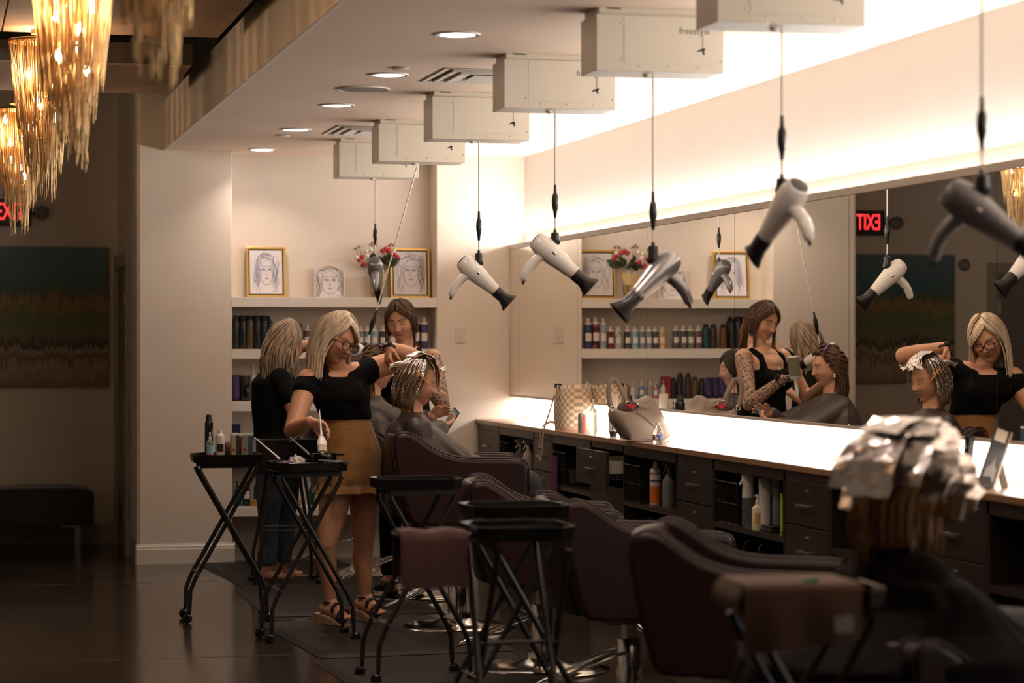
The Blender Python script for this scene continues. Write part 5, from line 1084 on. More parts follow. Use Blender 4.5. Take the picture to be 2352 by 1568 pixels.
# legs
for kx, (hip, kn, an, toe) in enumerate(((J(778, 1100, 12.5), J(752, 1248, 12.46), J(757, 1377, 12.5), J(800, 1420, 12.38)), (J(838, 1100, 12.58), J(836, 1248, 12.58), J(838, 1366, 12.62), J(876, 1406, 12.5)))):
    mb.chain([hip, lerp(hip, kn, .5), kn], [.088, .078, .055], 18); cf = lerp(kn, an, .3)+Vector((-.008, .012, 0)); mb.chain([kn, cf, lerp(kn, an, .7), an], [.053, .056, .04, .031], 18)
    heel = an+Vector((-.025, .02, -.045)); mb.chain([an, heel+Vector((.01, 0, .01))], [.031, .03], 14); ball = lerp(heel, toe, .72); ball.z = heel.z-.028; tt = toe.copy(); tt.z = heel.z-.034
    mb.chain([an+Vector((.01, -.005, -.02)), ball, ], [.034, .026], 14); mb.chain([heel, ball], [.028, .03], 14)
    dv = (tt-ball).normalized(); sd = Vector((-dv.y, dv.x, 0))
    for q in range(5): o_ = (q-2)*.0155; mb.cap(ball+sd*o_*.9, ball+dv*(.055-.006*abs(q-1.2))+sd*o_*1.1+Vector((0, 0, -.004)), .012, .0095, 8)
    # wedge sandal
    sg = Person.part
    zs = heel.z-.03; c_ = lerp(heel, tt, .5); Lh = (tt-heel).length/2+.045; ang = math.atan2(dv.y, dv.x)
    prof = [(-Lh, 0), (Lh, .0), (Lh+.005, .012), (Lh*.45, .022), (-Lh*.2, max(.03, zs+.0)*.9), (-Lh+.005, max(.03, zs+.008))]
    Mz = Matrix.Translation((c_.x, c_.y, .0)) @ Matrix.Rotation(ang, 4, 'Z')
    cork = MB().prism([(x, z) for x, z in prof], -.04, .04, M=Mz); wdg = p1.part('wedge_sole', cork, mat('cork', (.34, .24, .15), .7, noise=(60, (.25, .16, .1), .4, .6)), 0, bev=.006)
    st = MB()
    for pc, rad, tilt in ((an+Vector((0, 0, -.012)), .034, 0), (lerp(an, ball, .6), .035, .5), (ball+dv*.012, .039, .9)):
        ring = []; ax = (Vector((0, 0, 1))*math.cos(tilt)+dv*math.sin(tilt)*1.0).normalized() if tilt == 0 else dv
        u_ = sd; v_ = ax.cross(u_).normalized(); st.tube([pc+(u_*math.cos(2*PI*k/18)*rad+v_*math.sin(2*PI*k/18)*rad*(1 if tilt == 0 else .8)) for k in range(18)], (.009 if tilt else .006), 6, closed=True)
    p1.part('sandal_strap', st, BLACK, 60)
mb_me = skin_mesh(mb, M1, T1, brow=(.16, .10, .06), lip=(.33, .10, .08)); p1.part('body', mb_me, None, 0)
# hair
hb = hairm('blonde_hair', (.70, .57, .43), (.45, .33, .22)); hbr = MB(); 
hbr = haircap(M1, 1.0, .72, -.55, 1.25); p1.part('hair_cap', remesh(hbr, .006, 2, 'hair_cap'), hb, 0)
S = hang(0, 66, (1.2, 2.9), -.15, .26, .010, 1, part=.15, k=(1.04, 1.2), lean=(.06, -.05, 0)) + hang(0, 84, (-1.22, -2.9), -.15, .29, .010, 2, part=.1, k=(1.05, 1.24), lean=(-.16, -.02, 0), el0=1.35) + hang(0, 30, (2.6, 3.7), -.2, .25, .010, 3, k=(1.04, 1.2), lean=(-.1, 0, 0))
rnd = random.Random(77)
for k in range(26): S.append((-.35+rnd.uniform(-.1, .1), 1.25-.45*k/26, 1.15+rnd.uniform(-.08, .2), .0+rnd.uniform(-.1, .1), 1.04+.1*rnd.random(), .28*rnd.uniform(.85, 1.05), .009, 0, (.08, -.06, 0)))
for k in range(22): S.append((-.4+rnd.uniform(-.1, .1), 1.3-.4*k/22, -1.22-rnd.uniform(.0, .3), -.05+rnd.uniform(-.1, .1), 1.04+.1*rnd.random(), .30*rnd.uniform(.85, 1.05), .009, 0, (-.1, -.04, 0)))
p1.part('hair', strands(MB(), M1, S, 1), hb, 180)
# glasses
gl = MB(); fr = mat('tortoise_frame', (.025, .008, .006), .25)
for s in (-1, 1):
    gl.tube([M1 @ Vector((.102-.004*abs(math.cos(a)), s*.031+.026*math.copysign(abs(math.cos(a))**.7, math.cos(a)), .004+.02*math.copysign(abs(math.sin(a))**.7, math.sin(a)))) for a in [2*PI*k/20 for k in range(20)]], .0026, 6, closed=True)
    gl.tube([M1 @ Vector(q) for q in ((.098, s*.057, .012), (.07, s*.076, .012), (.0, s*.082, .008), (-.02, s*.08, -.008))], .0026, 6)
gl.tube([M1 @ Vector(q) for q in ((.104, -.007, .008), (.107, 0, .011), (.104, .007, .008))], .0026, 6); p1.part('glasses', gl, fr, 180)
# black off-shoulder crop top
tp_ = MB(); torso(tp_, [(c+Vector((0, 0, 0)), w_+.012, d_+.014) for c, w_, d_ in densify([(J(796, 962, 12.51), .126, .1), (J(788, 935, 12.5), .132, .112), (J(780, 908, 12.5), .15, .128), (J(772, 884, 12.5), .168, .12), (J(770, 870, 12.5), .174, .098), (J(770, 865, 12.5), .165, .088)])], F1)
for s in (-1, 1): tp_.ell(J(778+s*30, 908, 12.415), (.072, .066, .066), 14, 10)
tp_.cap(J(798, 876, 12.51), lerp(LS, LE, .02)+Vector((0, 0, -.01)), .08, .072, 16); tp_.cap(lerp(LS, LE, .02)+Vector((0, 0, -.006)), lerp(LS, LE, .13), .072, .071, 16); tp_.cap(J(745, 882, 12.48), lerp(RS, RE, .02)+Vector((0, 0, -.018)), .08, .07, 16); tp_.cap(lerp(RS, RE, .02)+Vector((0, 0, -.018)), lerp(RS, RE, .2), .07, .069, 16)
p1.part('crop_top', remesh(tp_, .008, 3, 'crop_top'), BLACKT, 0)
# skirt with ruffle
sk = MB(); rings = []; Fv = Vector(F1).normalized(); Lv = Vector((-Fv.y, Fv.x, 0))
for (u, v, w_, d_, am) in ((794, 952, .126, .104, 0), (799, 985, .142, .115, .002), (804, 1020, .163, .128, .003), (807, 1055, .178, .138, .003), (806, 1090, .182, .142, .004), (804, 1108, .184, .144, .005), (804, 1110, .182, .142, .005), (804, 1118, .193, .152, .012), (803, 1130, .202, .16, .016)):
    c = J(u, v, 12.51); rings.append([c+Lv*(w_+am*math.sin(9*a+v))*math.cos(a)+Fv*(d_+am*math.sin(11*a))*math.sin(a) for a in [2*PI*k/72 for k in range(72)]])
ins = [[lerp(q, sum(r_, Vector())/72, .05) for q in r_] for r_ in reversed(rings)]
sk.loft(rings+ins, cap=False, closed=True); p1.part('skirt', sk, mat('mustard_skirt', (.27, .125, .028), .75, noise=(18, (.22, .1, .022), .3, .7), bump=(12, .5, (.5, .5, 2.2)), sheen=.2), 60)
wt = p1.part('wrist_watch', MB().tube([LW+(Vector((.1, .3, .75)).normalized().cross(Vector((1, 0, 0))).normalized()*math.cos(a)+Vector((1, 0, .0))*math.sin(a))*.031 for a in [2*PI*k/20 for k in range(20)]], .007, 6, closed=True).ell(LW+Vector((.0, -.028, .016)), (.016, .008, .016), 12, 8), BLACK, 180)
# tint brush in her hand
bp, bq_ = J(734, 948, 11.93), J(741, 1036, 11.80); br = thing('tint_brush_held', 'pale tint brush held upright in the black bowl', 'brush', tuple(bq_)); d = bp-bq_
obj('bristles', MB().tube([(0, 0, 0), d*.16], [.024, .021], 12, flat=.35, up=(0, 1, 0)), mat('bristle_cream', (.5, .4, .28), .7), br, smooth=60); obj('ferrule', MB().tube([d*.15, d*.24, d*.36, d*.42], [.0235, .024, .014, .007], 12, flat=.35, up=(0, 1, 0)), WPL, br, smooth=60); obj('handle', MB().tube([d*.4, d*.7, d*1.08], [.007, .0045, .003], 8), WPL, br, smooth=60)

# ---------------------------------------------------------------- P2: ash blonde stylist by the shelves
Y2 = 15.1; p2 = Person('ash blonde woman in black top and torn jeans by the shelves', (onY(640, 784, Y2).x, Y2, 0)); T2 = (.55, .30, .19)
J = lambda u, v, y=Y2: onY(u, v, y); mb = MB()
M2 = orient((.88, .38, -.2), (.12, 0, 1), J(655, 783)); head(mb, M2); neck = J(640, 838); mb.cap(M2 @ Vector((-.02, 0, -.06)), neck, .048, .052, 14); F2 = (.93, .3, 0)
tr = densify([(J(640, 1075), .15, .12), (J(637, 1040), .165, .125), (J(636, 990), .135, .105), (J(632, 930), .15, .115), (J(630, 880), .16, .105), (J(634, 848), .11, .07), (J(638, 838), .05, .05)]); torso(mb, tr, F2)
RS2, LS2 = J(643, 868, 14.96), J(622, 862, 15.28); RE2, RW2 = J(672, 942, 14.9), J(722, 905, 14.95); LE2, LW2 = J(690, 795, 15.35), J(740, 792, 15.25)
mb.chain([RS2, lerp(RS2, RE2, .5), RE2], [.055, .048, .04], 14); mb.chain([RE2, RW2], [.04, .027], 14); hand(mb, RW2, (.9, .1, .25), (.1, .6, -.5), -1, (.5, .5, .4), .03, .9)
mb.chain([LS2, LE2], [.055, .042], 14); mb.chain([LE2, LW2], [.042, .028], 14); hand(mb, LW2, (.9, -.1, -.1), (0, -.3, -.8), 1, (.5, .5, .4), .03, .9)
feet = ((J(622, 1090, 15.02), J(617, 1190, 15.0), J(617, 1288, 15.02), J(664, 1308, 14.94)), (J(655, 1090, 15.16), J(655, 1190, 15.14), J(652, 1285, 15.16), J(690, 1302, 15.1)))
jn = MB()
for hip, kn, an, toe in feet:
    an.z = .085; toe.z = .028; mb.chain([hip, kn, lerp(kn, an, .4), an], [.08, .053, .048, .032], 14); mb.chain([an, an+Vector((-.03, .01, -.05)), lerp(an, toe, .8)-Vector((0, 0, .02)), toe], [.032, .028, .028, .018], 12)
    jn.chain([hip+Vector((0, 0, .05)), lerp(hip, kn, .5), kn, lerp(kn, an, .4), lerp(kn, an, .86)], [.1, .088, .066, .062, .05], 14)
    fl_ = MB().prism(rr_poly(.235, .08, .035), 0, .018, 'z', M=Matrix.Translation((lerp(an, toe, .42).x, lerp(an, toe, .42).y, .0)) @ Matrix.Rotation(math.atan2(toe.y-an.y, toe.x-an.x), 4, 'Z')); p2.part('sandal_sole', fl_, mat('cork', (.34, .24, .15), .7), 0)
    sd = MB()
    for t_, r_ in ((.12, .037), (.5, .036), (.72, .036)): c_ = lerp(an, toe, t_)-Vector((0, 0, .018)); dv = (toe-an); dv.z = 0; dv.normalize(); s2 = Vector((-dv.y, dv.x, 0)); sd.tube([c_+s2*r_*math.cos(a)+Vector((0, 0, 1))*r_*.85*math.sin(a) for a in [PI*k/10 for k in range(11)]], .005, 6)
    p2.part('sandal_strap', sd, mat('gold_strap', (.5, .35, .15), .35, .6), 60)
p2.part('body', skin_mesh(mb, M2, T2, voxel=.0055), None, 0)
jn.cap(J(640, 1085), J(638, 1040), .135, .13, 16); p2.part('jeans', remesh(jn, .009, 2, 'jeans'), mat('torn_denim', (.06, .085, .12), .8, noise=(7, (.2, .24, .28), .55, .75, (1, 1, .5)), bump=(200, .3)), 0)
tp_ = MB(); torso(tp_, [(c, w_+.022, d_+.022) for c, w_, d_ in densify([(J(640, 1062), .155, .12), (J(637, 1030), .155, .122), (J(636, 985), .142, .115), (J(632, 930), .152, .118), (J(630, 880), .16, .107), (J(634, 852), .11, .07)])], F2)
for a, b in ((RS2, RE2), (LS2, LE2)): tp_.cap(a, lerp(a, b, .62), .066, .06, 14)
p2.part('black_top', remesh(tp_, .009, 4, 'black_top'), BLACKT, 0)
hb2 = hairm('ash_hair', (.34, .25, .165), (.17, .115, .075)); p2.part('hair_cap', remesh(haircap(M2, 1.02, .55, -.5, .8), .007, 2, 'hair_cap'), hb2, 0)
S = hang(0, 60, (.8, 3.0), -.2, .36, .010, 11, wave=.02, k=(1.03, 1.16)) + hang(0, 74, (-.8, -3.0), -.2, .38, .010, 12, wave=.02, k=(1.03, 1.2), lean=(-.12, -.04, 0)) + hang(0, 24, (2.6, 3.7), -.3, .36, .010, 13, wave=.02, lean=(-.2, 0, 0)); p2.part('hair', strands(MB(), M2, S, 2), hb2, 180)

# ---------------------------------------------------------------- P3: brunette stylist with tattooed arms
Y3 = 14.26; p3 = Person('brunette woman with tattooed arms and black tank top holding a round brush', (2.74, Y3, 0)); T3 = (.60, .34, .215)
J = lambda u, v, y=Y3: onY(u, v, y); mb = MB()
M3 = orient((-.42, -.84, -.30), (-.1, -.05, 1), J(921, 738)) @ Matrix.Scale(1.07, 4); head(mb, M3, 1.25); neck = J(932, 790, 14.28); mb.cap(M3 @ Vector((-.02, 0, -.06)), neck, .053, .058, 16); F3 = (-.5, -.85, 0)
LS3 = Vector((2.90, 14.14, J(985, 822, 14.14).z)); RS3 = Vector((2.58, 14.33, LS3.z))
cx = lambda z, f=0: Vector((2.745+F3[0]*f, 14.24+F3[1]*f, z)); zz = LS3.z
tr = densify([(cx(.82), .16, .13), (cx(.93), .175, .135), (cx(1.05), .15, .12), (cx(1.14), .14, .112), (cx(1.27), .16, .13), (cx(zz-.03), .165, .115), (cx(zz+.035), .11, .075), (Vector(neck), .055, .055)]); torso(mb, tr, F3)
for s in (-1, 1): mb.ell(cx(1.26, .1)+Vector((.85, -.5, 0))*s*.075, (.07, .07, .068), 14, 10)
LE3, LW3 = Vector((2.93, 13.95, 1.115)), Vector((2.775, 13.77, 1.272)); mb.chain([LS3, lerp(LS3, LE3, .5), LE3], [.057, .052, .042], 16); mb.chain([LE3, lerp(LE3, LW3, .35), LW3], [.043, .041, .028], 16); hand(mb, LW3, (-.9, -.35, .1), (-.2, .3, .8), 1, (.6, .7, .5), .02, .95, .8)
RE3, RW3 = Vector((2.42, 14.3, 1.14)), Vector((2.36, 14.06, 1.27)); mb.chain([RS3, lerp(RS3, RE3, .5), RE3], [.057, .052, .042], 16); mb.chain([RE3, RW3], [.043, .028], 16); hand(mb, RW3, (0, -.9, .3), (.2, .2, .8), 1, (.6, .7, .5), .02, .95, .8)
for s, kx in ((-1, 0), (1, 1)):
    hip = cx(.88)+Vector((.85, -.5, 0))*s*.09; kn = hip+Vector((0, -.02, -.42)); an = kn+Vector((0, .03, -.39)); toe = an+Vector((F3[0]*.17, F3[1]*.17, -.06)); mb.chain([hip, kn, lerp(kn, an, .35), an], [.09, .058, .054, .034], 14); mb.chain([an, toe], [.034, .026], 12)
    p3.part('shoe', MB().ell(lerp(an, toe, .5)+Vector((0, 0, -.035)), (.05, .05, .04), 14, 8).cap(an+Vector((0, 0, -.05)), toe+Vector((0, 0, .012)), .045, .036, 12).box(-.04, .04, -.13, .06, 0, .02, M=Matrix.Translation(Vector((lerp(an, toe, .4).x, lerp(an, toe, .4).y, 0)))), BLACK, 60)
p3.part('body', skin_mesh(mb, M3, T3, brow=(.03, .018, .012), tattoo=((LS3+Vector((.02, -.0, .0)), LE3, .075), (LE3, LW3, .06))), None, 0)
tp_ = MB(); torso(tp_, [(c, w_+.012, d_+.014) for c, w_, d_ in densify([(cx(.78), .165, .135), (cx(.93), .178, .138), (cx(1.05), .153, .123), (cx(1.14), .143, .115), (cx(1.27), .16, .13), (cx(zz-.075), .155, .115)])], F3)
for s in (-1, 1): tp_.ell(cx(1.26, .1)+Vector((.85, -.5, 0))*s*.075, (.078, .078, .074), 14, 10)
for s in (-1, 1):
    b = Vector((.85, -.5, 0))*s*.105; tp_.chain([cx(zz-.08, .11)+b, cx(zz+.005, .075)+b*.98, cx(zz+.042, .0)+b*.92, cx(zz-.02, -.09)+b], [.026, .022, .022, .026], 10)
p3.part('tank_top', remesh(tp_, .0075, 3, 'tank_top'), BLACKT, 0)
pn = MB(); 
for s in (-1, 1): hip = cx(.88)+Vector((.85, -.5, 0))*s*.09; kn = hip+Vector((0, -.02, -.42)); an = kn+Vector((0, .03, -.34)); pn.chain([hip+Vector((0, 0, .02)), kn, an], [.104, .072, .055], 14)
p3.part('trousers', remesh(pn, .01, 2, 'trousers'), BLACKT, 0)
hb3 = hairm('brunette_hair', (.045, .024, .014), (.10, .055, .028)); p3.part('hair_cap', remesh(haircap(M3, 1.01, .72, -.55, 1.25), .006, 2, 'hair_cap'), hb3, 0)
S = hang(0, 46, (1.35, 3.0), -.35, .04, .009, 21, wave=.006) + hang(0, 46, (-1.35, -3.0), -.35, .04, .009, 22, wave=.006) + hang(0, 8, (1.12, 1.3), -.1, .19, .0045, 23, k=(1.02, 1.08), wave=.014) + hang(0, 8, (-1.12, -1.3), -.1, .19, .0045, 24, k=(1.02, 1.08), wave=.014)
rnd = random.Random(78)
for k in range(40): s_ = 1 if k % 2 else -1; S.append((s_*.15, 1.2-.5*(k//2)/20, s_*(1.5+rnd.uniform(0, .5)), -.1+rnd.uniform(-.2, .2), 1.04+.05*rnd.random(), .05, .009, .004, (0, 0, 0)))
hh = strands(MB(), M3, S, 3); tl3 = MB()
for k in range(34): r_ = random.Random(k); a = r_.uniform(2.3, 4.0); p = scalp(M3, a, r_.uniform(-.5, -.1), 1.02); q = scalp(M3, 3.14, -.35, 1.3); tl3.tube([p, lerp(p, q, .6)+Vector((0, 0, .02)), q+Vector((r_.uniform(-.03, .03), r_.uniform(-.02, .02), -.04)), q+Vector((r_.uniform(-.05, .05), r_.uniform(-.03, .05), -r_.uniform(.08, .2)))], [.006, .008, .007, .003], 6)
p3.part('hair_tail', tl3, hairm('brunette_ends', (.12, .06, .028), (.22, .12, .055)), 180); p3.part('hair', hh, hb3, 180)
nk = MB(); 
for dz, w_ in ((.0, .075), (-.05, .085)): nk.tube([cx(zz+.03+dz*.4, .02)+Vector((.85, -.5, 0))*w_*math.cos(a)+Vector((F3[0], F3[1], 0))*(.03+.1*math.sin(a))+Vector((0, 0, (-.07+dz)*math.sin(a))) for a in [PI*k/16 for k in range(17)]], .0022, 5)
nk.ell(cx(zz-.075, .14), (.007, .007, .011), 8, 6); p3.part('necklace', nk, mat('pearl_gold', (.6, .45, .25), .3, .6), 180)
dd = (LW3-LE3).normalized(); w0 = lerp(LE3, LW3, .9); u_ = dd.orthogonal().normalized(); v_ = dd.cross(u_); p3.part('wrist_watch', MB().tube([w0+(u_*math.cos(a)+v_*math.sin(a))*.033 for a in [2*PI*k/20 for k in range(20)]], .008, 6, closed=True, flat=.5).box(-.018, .018, -.006, .006, -.018, .018, M=Matrix.Translation(w0+Vector((.02, -.02, .02)))), BLACK, 60)
rb_ = thing('round_brush', 'grey round hair brush with white ends in the tattooed hand', 'brush', (2.73, 13.70, 1.345)); Mb = Matrix.Rotation(.12, 3, 'Y')
obj('barrel', MB().lathe([(.036, -.055), (.036, .06)], 20, M=Mb), mat('brush_bristle', (.20, .19, .13), .8, bump=(300, 1)), rb_, smooth=40); obj('end_cap', MB().lathe([(.036, .06), (.034, .067), (.002, .068)], 20, M=Mb), WPL, rb_, smooth=40); obj('collar', MB().lathe([(.028, -.072), (.036, -.055)], 20, M=Mb), WPL, rb_, smooth=40); obj('handle', MB().lathe([(.009, -.18), (.012, -.16), (.0095, -.1), (.012, -.07)], 12, M=Mb), WPL, rb_, smooth=60)
# ---------------------------------------------------------------- seated clients under capes
def cape(p, neck, F, m, zarm, zseat, lean=0, seed=0, front=.44, wide=.24, drop=.04, sh=.2, back=.15, arms=()):
    F = Vector((F[0], F[1], 0)).normalized(); L = Vector((-F.y, F.x, 0)); mb = MB(); rings = []; n = 96
    zn = neck.z; H_ = zn-zseat
    # (height below neck, forward offset of the ring centre, half length forward/back, half width, fold depth)
    fb = [(-.012, .056, .056, .06, 0), (.0, .064, .064, .068, 0), (.03, .09, .09, .105, .001), (.055, .115, .11, .155, .002), (.085, .15, .125, sh*.96, .003), (.125, .2, .135, sh*1.08, .004), (.20, .3, .145+.4*(back-.15), sh*1.16, .006), (.27, .42, back, max(sh*1.16, wide), .008), (.33, .52, back+.02*(back > .2), wide, .009), (.42, .59, back+.04*(back > .2), wide, .011), (max(.5, H_+.06), .60, back+.05*(back > .2), wide, .012)]
    spec = [(h, (fr-bk)/2, (fr+bk)/2, b_, am) for h, fr, bk, b_, am in fb]
    for h, f, a, b, am in spec:
        ring = []
        for k in range(n):
            t = 2*PI*k/n; c, s = math.cos(t), math.sin(t); e = .9 if h < .2 else .78
            fo = 1.7*am*(math.sin(7*t+seed+h*3)+.7*math.sin(13*t+2*seed+h*9)+.5*math.sin(19*t+h*14))
            x = (a+fo)*math.copysign(abs(c)**e, c); y = (b+fo)*math.copysign(abs(s)**e, s)
            sag = .0 if h < .1 else -.02*max(0, -c)
            ring.append(neck+F*(f+x)+L*y+Vector((0, 0, -h+sag-lean*x*min(1, h*3))))
        rings.append(ring)
    mb.loft(rings)
    for S0, E0, W0 in arms:
        mb.cap(S0, E0, .074, .07, 16); mb.cap(E0, lerp(E0, W0, .8), .07, .055, 16); mb.cap(lerp(S0, neck-Vector((0, 0, .1)), .4), lerp(E0, neck-Vector((0, 0, .3)), .4), .09, .1, 16)
        mb.cap(lerp(E0, W0, .7), lerp(E0, W0, .5)-Vector((0, 0, .12)), .055, .07, 14)
    return p.part('cape', remesh(mb, .0075, 4, 'cape'), m, 0)
def client(label, hx, hy, hz, face, chx, chy, zseat, tone, m, up=(0, 0, 1), fat=1.1, arms=None, legs=True, seed=0, brow=(.12, .08, .05), wide=.225, lip=(.33, .12, .1), F=(1, 0, 0), neckoff=(-.03, 0), voxel=.005, sh=.2, hs=1.05, back=.15):
    p = Person(label, (chx, chy, 0)); mb = MB(); M = orient(face, up, (hx, hy, hz)) @ Matrix.Scale(hs, 4); head(mb, M, fat)
    neck = Vector((hx+neckoff[0], hy+neckoff[1], hz-.148)); mb.cap(M @ Vector((-.025, 0, -.055)), neck, .056, .06, 16); hip = Vector((chx-.1, chy, zseat+.1))
    torso(mb, densify([(hip, .16, .12), (lerp(hip, neck, .35), .15, .12), (lerp(hip, neck, .7), .155, .115), (neck-Vector((0, 0, .1)), .16, .09), (neck-Vector((0, 0, .045)), .1, .065), (neck, .058, .055)]), F)
    Fv = Vector(F); Lv = Vector((-Fv.y, Fv.x, 0)); AR = []
    for s in (-1, 1):
        S_0 = neck+Lv*s*.15-Vector((0, 0, .09)); 
        if arms:
            E_, W_ = Vector(arms[s][0]), Vector(arms[s][1]); mb.chain([S_0, E_], [.05, .042], 14); mb.chain([E_, W_], [.04, .027], 14); hand(mb, W_, *arms[s][2:])
        else:
            E_ = S_0+Vector((.06, s*.03, -.25)); W_ = E_+Vector((.22, -s*.06, .0)); mb.chain([S_0, E_], [.05, .042], 14); mb.chain([E_, W_], [.04, .027], 14); hand(mb, W_, (1, -s*.1, -.1), (0, 0, -1), -s, (.3, .3, .2), .05, .9)
        AR.append((S_0, E_, W_))
    if legs:
        tr_ = MB()
        for s in (-1, 1):
            h0 = hip+Lv*s*.09; kn = h0+Fv*.45+Vector((0, 0, -.02)); an = kn+Fv*.06+Vector((0, 0, -.40)); an.z = max(.25, an.z); toe = an+Fv*.17+Vector((0, 0, -.045)); mb.chain([h0, kn, an], [.08, .055, .036], 12); mb.chain([an, toe], [.034, .024], 10)
            tr_.chain([h0, kn, lerp(kn, an, .8)], [.092, .068, .055], 12); p.part('shoe', MB().cap(an+Vector((-.015, 0, -.035)), toe+Vector((0, 0, -.01)), .042, .034, 14), BLACK, 60)
        p.part('trousers', remesh(tr_, .012, 2, 'trousers'), mat('dark_trousers', (.015, .014, .016), .8), 0)
    p.part('body', skin_mesh(mb, M, tone, brow=brow, lip=lip, voxel=voxel), None, 0)
    cape(p, neck-Vector((0, 0, .012)), F, m, 0, zseat+.03, seed=seed, wide=wide, sh=sh, arms=AR, back=back)
    return p, M, neck
# client B with thin foils, phone in hand
pB, MB_, nB = client('older woman with short hair in thin foils under a dark cape', 2.452, 12.33, onY(968, 880, 12.33).z, (1, -.30, -.24), 2.66, 12.26, .68, (.58, .30, .18), CAPE, seed=1, brow=(.3, .2, .12), sh=.205)
hbB = hairm('light_brown_hair', (.22, .145, .075), (.12, .075, .04)); pB.part('hair_cap', remesh(haircap(MB_, 1.0, .75, -.5, 1.45), .006, 2, 'hair_cap'), hbB, 0)
S = hang(0, 46, (1.4, 3.1), -.45, .085, .009, 31, wave=.006, k=(1.02, 1.13)) + hang(0, 50, (-1.42, -3.1), -.45, .085, .009, 32, wave=.006, k=(1.02, 1.13), lean=(-.1, 0, 0)) + hang(0, 6, (.35, .7), .45, .07, .004, 33, k=(1.08, 1.2), el0=1.2)
pB.part('hair', strands(MB(), MB_, S, 4), hbB, 180)
foilm = mat('foil_bright', (.85, .8, .78), .2, 1, bump=(70, .8))
def foil_strip(p, pts, w_, seed, side=None, crn=.0035, m=None):
    """a crinkled folded strip of foil along a path"""
    r_ = random.Random(seed); mb = MB(); n = len(pts)*3-2; P = []
    for i in range(n): t = i/3; a = min(int(t), len(pts)-2); P.append(lerp(pts[a], pts[a+1], t-a))
    rows = []
    for i, q in enumerate(P):
        d = (P[min(i+1, n-1)]-P[max(i-1, 0)]).normalized(); s = Vector(side) if side else d.cross(Vector((0, 0, 1))); s = (s-d*s.dot(d)).normalized(); nn = d.cross(s); row = []
        for j in range(5): row.append(q+s*w_*(j/4-.5)+nn*r_.uniform(-crn, crn)+d*r_.uniform(-crn, crn)*.6)
        rows.append(row)
    vs = [v for r in rows for v in r] + [v+(Vector((0, 0, .002))) for r in rows for v in r]; N_ = n*5; fs = []
    for i in range(n-1):
        for j in range(4): a = i*5+j; fs += [(a, a+1, a+6, a+5), (N_+a, N_+a+5, N_+a+6, N_+a+1)]
    for i in range(n-1): fs += [(i*5, i*5+5, N_+i*5+5, N_+i*5), (i*5+4, N_+i*5+4, N_+i*5+9, i*5+9)]
    fs += [(0, N_, N_+1, 1), (1, N_+1, N_+2, 2), (2, N_+2, N_+3, 3), (3, N_+3, N_+4, 4)]
    mb.add(vs, fs); return p.part('foil', mb, m or foilm, 0)
for k in range(9):           # top row, swept towards the forehead
    az = -.5+.125*k; y_ = (k-4)*.016
    foil_strip(pB, [scalp(MB_, PI, 1.0, 1.14)+Vector((0, y_, .0)), scalp(MB_, PI, 1.45, 1.18)+Vector((0, y_, .008)), scalp(MB_, az*.6, 1.1, 1.2)+Vector((0, y_*.5, .008)), scalp(MB_, az, .62, 1.22)+Vector((0, y_*.6, 0)), scalp(MB_, az, .5, 1.42)+Vector((0, y_, .012*(k % 3)))], .026, 40+k, side=(0, 1, .2*(k % 2)))
for k in range(10):          # hanging rows at the side and back
    s = -1 if k < 7 else 1; az = s*(1.3+.2*(k % 7)); foil_strip(pB, [scalp(MB_, az, 1.0, 1.16), scalp(MB_, az, .6, 1.19), scalp(MB_, az, .2, 1.2), scalp(MB_, az+s*.06, -.2, 1.22), scalp(MB_, az+s*.1, -.55+.1*(k % 3), 1.24)], .02, 60+k)
for k in range(4):           # the strips being held up by the stylist
    a = scalp(MB_, -2.5+.1*k, .75, 1.06); b = onY(897, 838, 12.28)+Vector((0, .012*k, -.006*k)); foil_strip(pB, [a, lerp(a, b, .5)+Vector((0, 0, .006)), b], .018, 80+k, side=(0, 1, .3))
pB.part('orange_clip', MB().tube([scalp(MB_, -1.7, .45, 1.2), scalp(MB_, -1.25, .2, 1.22), scalp(MB_, -1.0, .02, 1.2)], [.003, .005, .003], 8), mat('orange_clip', (.75, .25, .03), .3), 180)
Mp = orient((.45, -.35, .8), (-.8, -.5, .35)) @ Matrix.Scale(.95, 4)
# client A with curly damp hair and purple clip
pA, MA, nA = client('woman with damp curly hair and a purple clip under a grey cape', 2.49, 13.76, onY(862, 848, 13.76).z, (1, -.06, -.12), 2.68, 13.79, .68, (.62, .33, .215), CAPE2, arms={-1: ((2.74, 13.52, .96), (2.865, 13.66, 1.0), (.75, .35, .35), (-.35, .3, .8), -1, (.5, .6, .5), .05, .88, .7), 1: ((2.70, 14.02, .98), (2.835, 13.86, 1.06), (.85, -.25, .35), (.1, -.7, -.4), -1, (.1, .3, .3), .12, .88, .3)}, seed=2, brow=(.2, .13, .08), wide=.232, sh=.235, voxel=.0055)
hbA = hairm('damp_brown_hair', (.12, .065, .033), (.07, .038, .02)); pA.part('hair_cap', remesh(haircap(MA, 1.02, .7, -.5, 1.3), .007, 2, 'hair_cap'), hbA, 0); hh = MB()
S = hang(0, 20, (1.6, 3.1), -.4, .17, .008, 41, wave=.02) + hang(0, 20, (-1.6, -3.1), -.4, .17, .008, 42, wave=.02); strands(hh, MA, S, 5); r_ = random.Random(6)
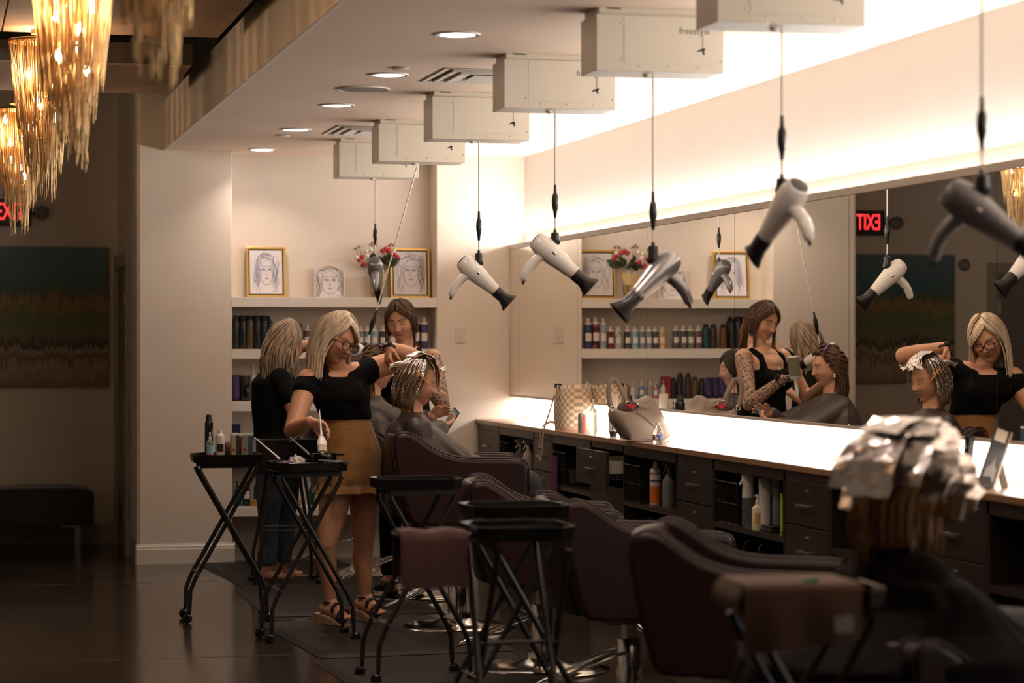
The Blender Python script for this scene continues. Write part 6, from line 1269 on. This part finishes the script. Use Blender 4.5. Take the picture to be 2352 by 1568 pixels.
for k in range(60):
    az = r_.uniform(0, 6.28); el = r_.uniform(.55, 1.5) if abs((az+PI) % (2*PI)-PI) < 1.2 else r_.uniform(.1, 1.5); c0 = scalp(MA, az, el, 1.08); nrm = (c0-Vector(MA.translation)).normalized(); u_ = nrm.orthogonal().normalized(); v_ = nrm.cross(u_); R_ = r_.uniform(.012, .02)
    hh.tube([c0+(u_*math.cos(a)+v_*math.sin(a))*R_*(1-.06*i)+nrm*.004*math.sin(2*a) for i, a in enumerate([k+.55*q for q in range(11)])], [.0055]*10+[.002], 6)
pA.part('hair', hh, hbA, 180); pA.part('purple_clip', MB().tube([scalp(MA, -1.6, 1.25, 1.2), scalp(MA, -1.2, .95, 1.22), scalp(MA, -1.0, .7, 1.2)], [.003, .006, .004], 8), mat('purple_clip', (.2, .06, .35), .3), 180)
er = MB()
for s in (-1, 1):
    e0 = MA @ Vector((.0, s*.083, -.036)); er.ell(e0, (.006, .006, .006), 8, 6).ell(e0-Vector((0, 0, .012)), (.007, .007, .009), 8, 6)
pA.part('earrings', er, mat('pearl', (.75, .7, .65), .25), 180)
phA = thing('smartphone', 'smartphone with a lit blue screen held by the curly haired client', 'phone', tuple(onY(1036, 962, 13.74))); obj('case', MB().box(-.07, .07, -.034, .034, -.005, .004, M=Mp), BLACK, phA, bev=.003); obj('screen', MB().box(-.062, .062, -.03, .03, .004, .0052, M=Mp), mat('phone_screen', (.12, .2, .25), .2, emis=.1, ecol=(.3, .45, .5)), phA)
# client C, man by the back wall
pC, MC, nC = client('dark haired client under a dark cape next to the shelves', 2.60, 15.2, 1.31, (1, 0, -.1), 2.66, 15.2, .70, (.55, .33, .24), CAPE, seed=3, brow=(.03, .02, .015), voxel=.007, legs=False)
hbC = hairm('short_dark_hair', (.02, .014, .01), (.035, .022, .015)); pC.part('hair', strands(MB(), MC, hang(0, 40, (1.2, 3.1), -.3, .03, .009, 61) + hang(0, 40, (-1.2, -3.1), -.3, .03, .009, 62) + hang(0, 20, (-.6, .6), .75, .02, .008, 63), 8), hbC, 180); pC.part('hair_cap', remesh(haircap(MC, 1.05, .5, -.45, .85), .006, 2, 'hair_cap'), hbC, 0)
# client F in the foreground, wrapped in large foils
pF, MF, nF = client('woman under a dark cape with her hair wrapped in large silver foils', 2.575, 6.12, onY(2085, 1125, 6.12).z, (.8, .45, -.3), 2.68, 6.1, .60, (.5, .3, .2), mat('cape_black', (.009, .006, .006), .9, spec=.1, bump=(14, .3, (1, 1, .25))), seed=4, F=(.93, .2, 0), voxel=.007, wide=.385, sh=.27, back=.42)
hbF = hairm('coppery_hair', (.28, .15, .06), (.16, .08, .03)); pF.part('hair_cap', remesh(haircap(MF, 1.03, .5, -.55, .9), .007, 2, 'hair_cap'), hbF, 0)
S = hang(0, 34, (.9, 3.1), -.2, .22, .009, 51, wave=.014, k=(1.05, 1.4)) + hang(0, 34, (-.9, -3.1), -.3, .15, .009, 52, wave=.01, k=(1.05, 1.3)); pF.part('hair', strands(MB(), MF, S, 7), hbF, 180)
foilF = mat('foil_leaf', (.72, .68, .66), .27, 1, bump=(18, .7))
for k in range(11):
    az = .4+k*.572; foil_strip(pF, [scalp(MF, az, 1.3, 1.2), scalp(MF, az, .95, 1.36), scalp(MF, az, .55, 1.48), scalp(MF, az, .15, 1.53), scalp(MF, az, -.12-.12*(k % 3), 1.52)], .15, 100+k, crn=.0045, m=foilF)
for k in range(8):
    az = .7+k*.785; foil_strip(pF, [scalp(MF, az+.3, 1.5, 1.36), scalp(MF, az, 1.3, 1.5), scalp(MF, az, 1.0, 1.54), scalp(MF, az, .6, 1.6)], .14, 140+k, crn=.0045, m=foilF)
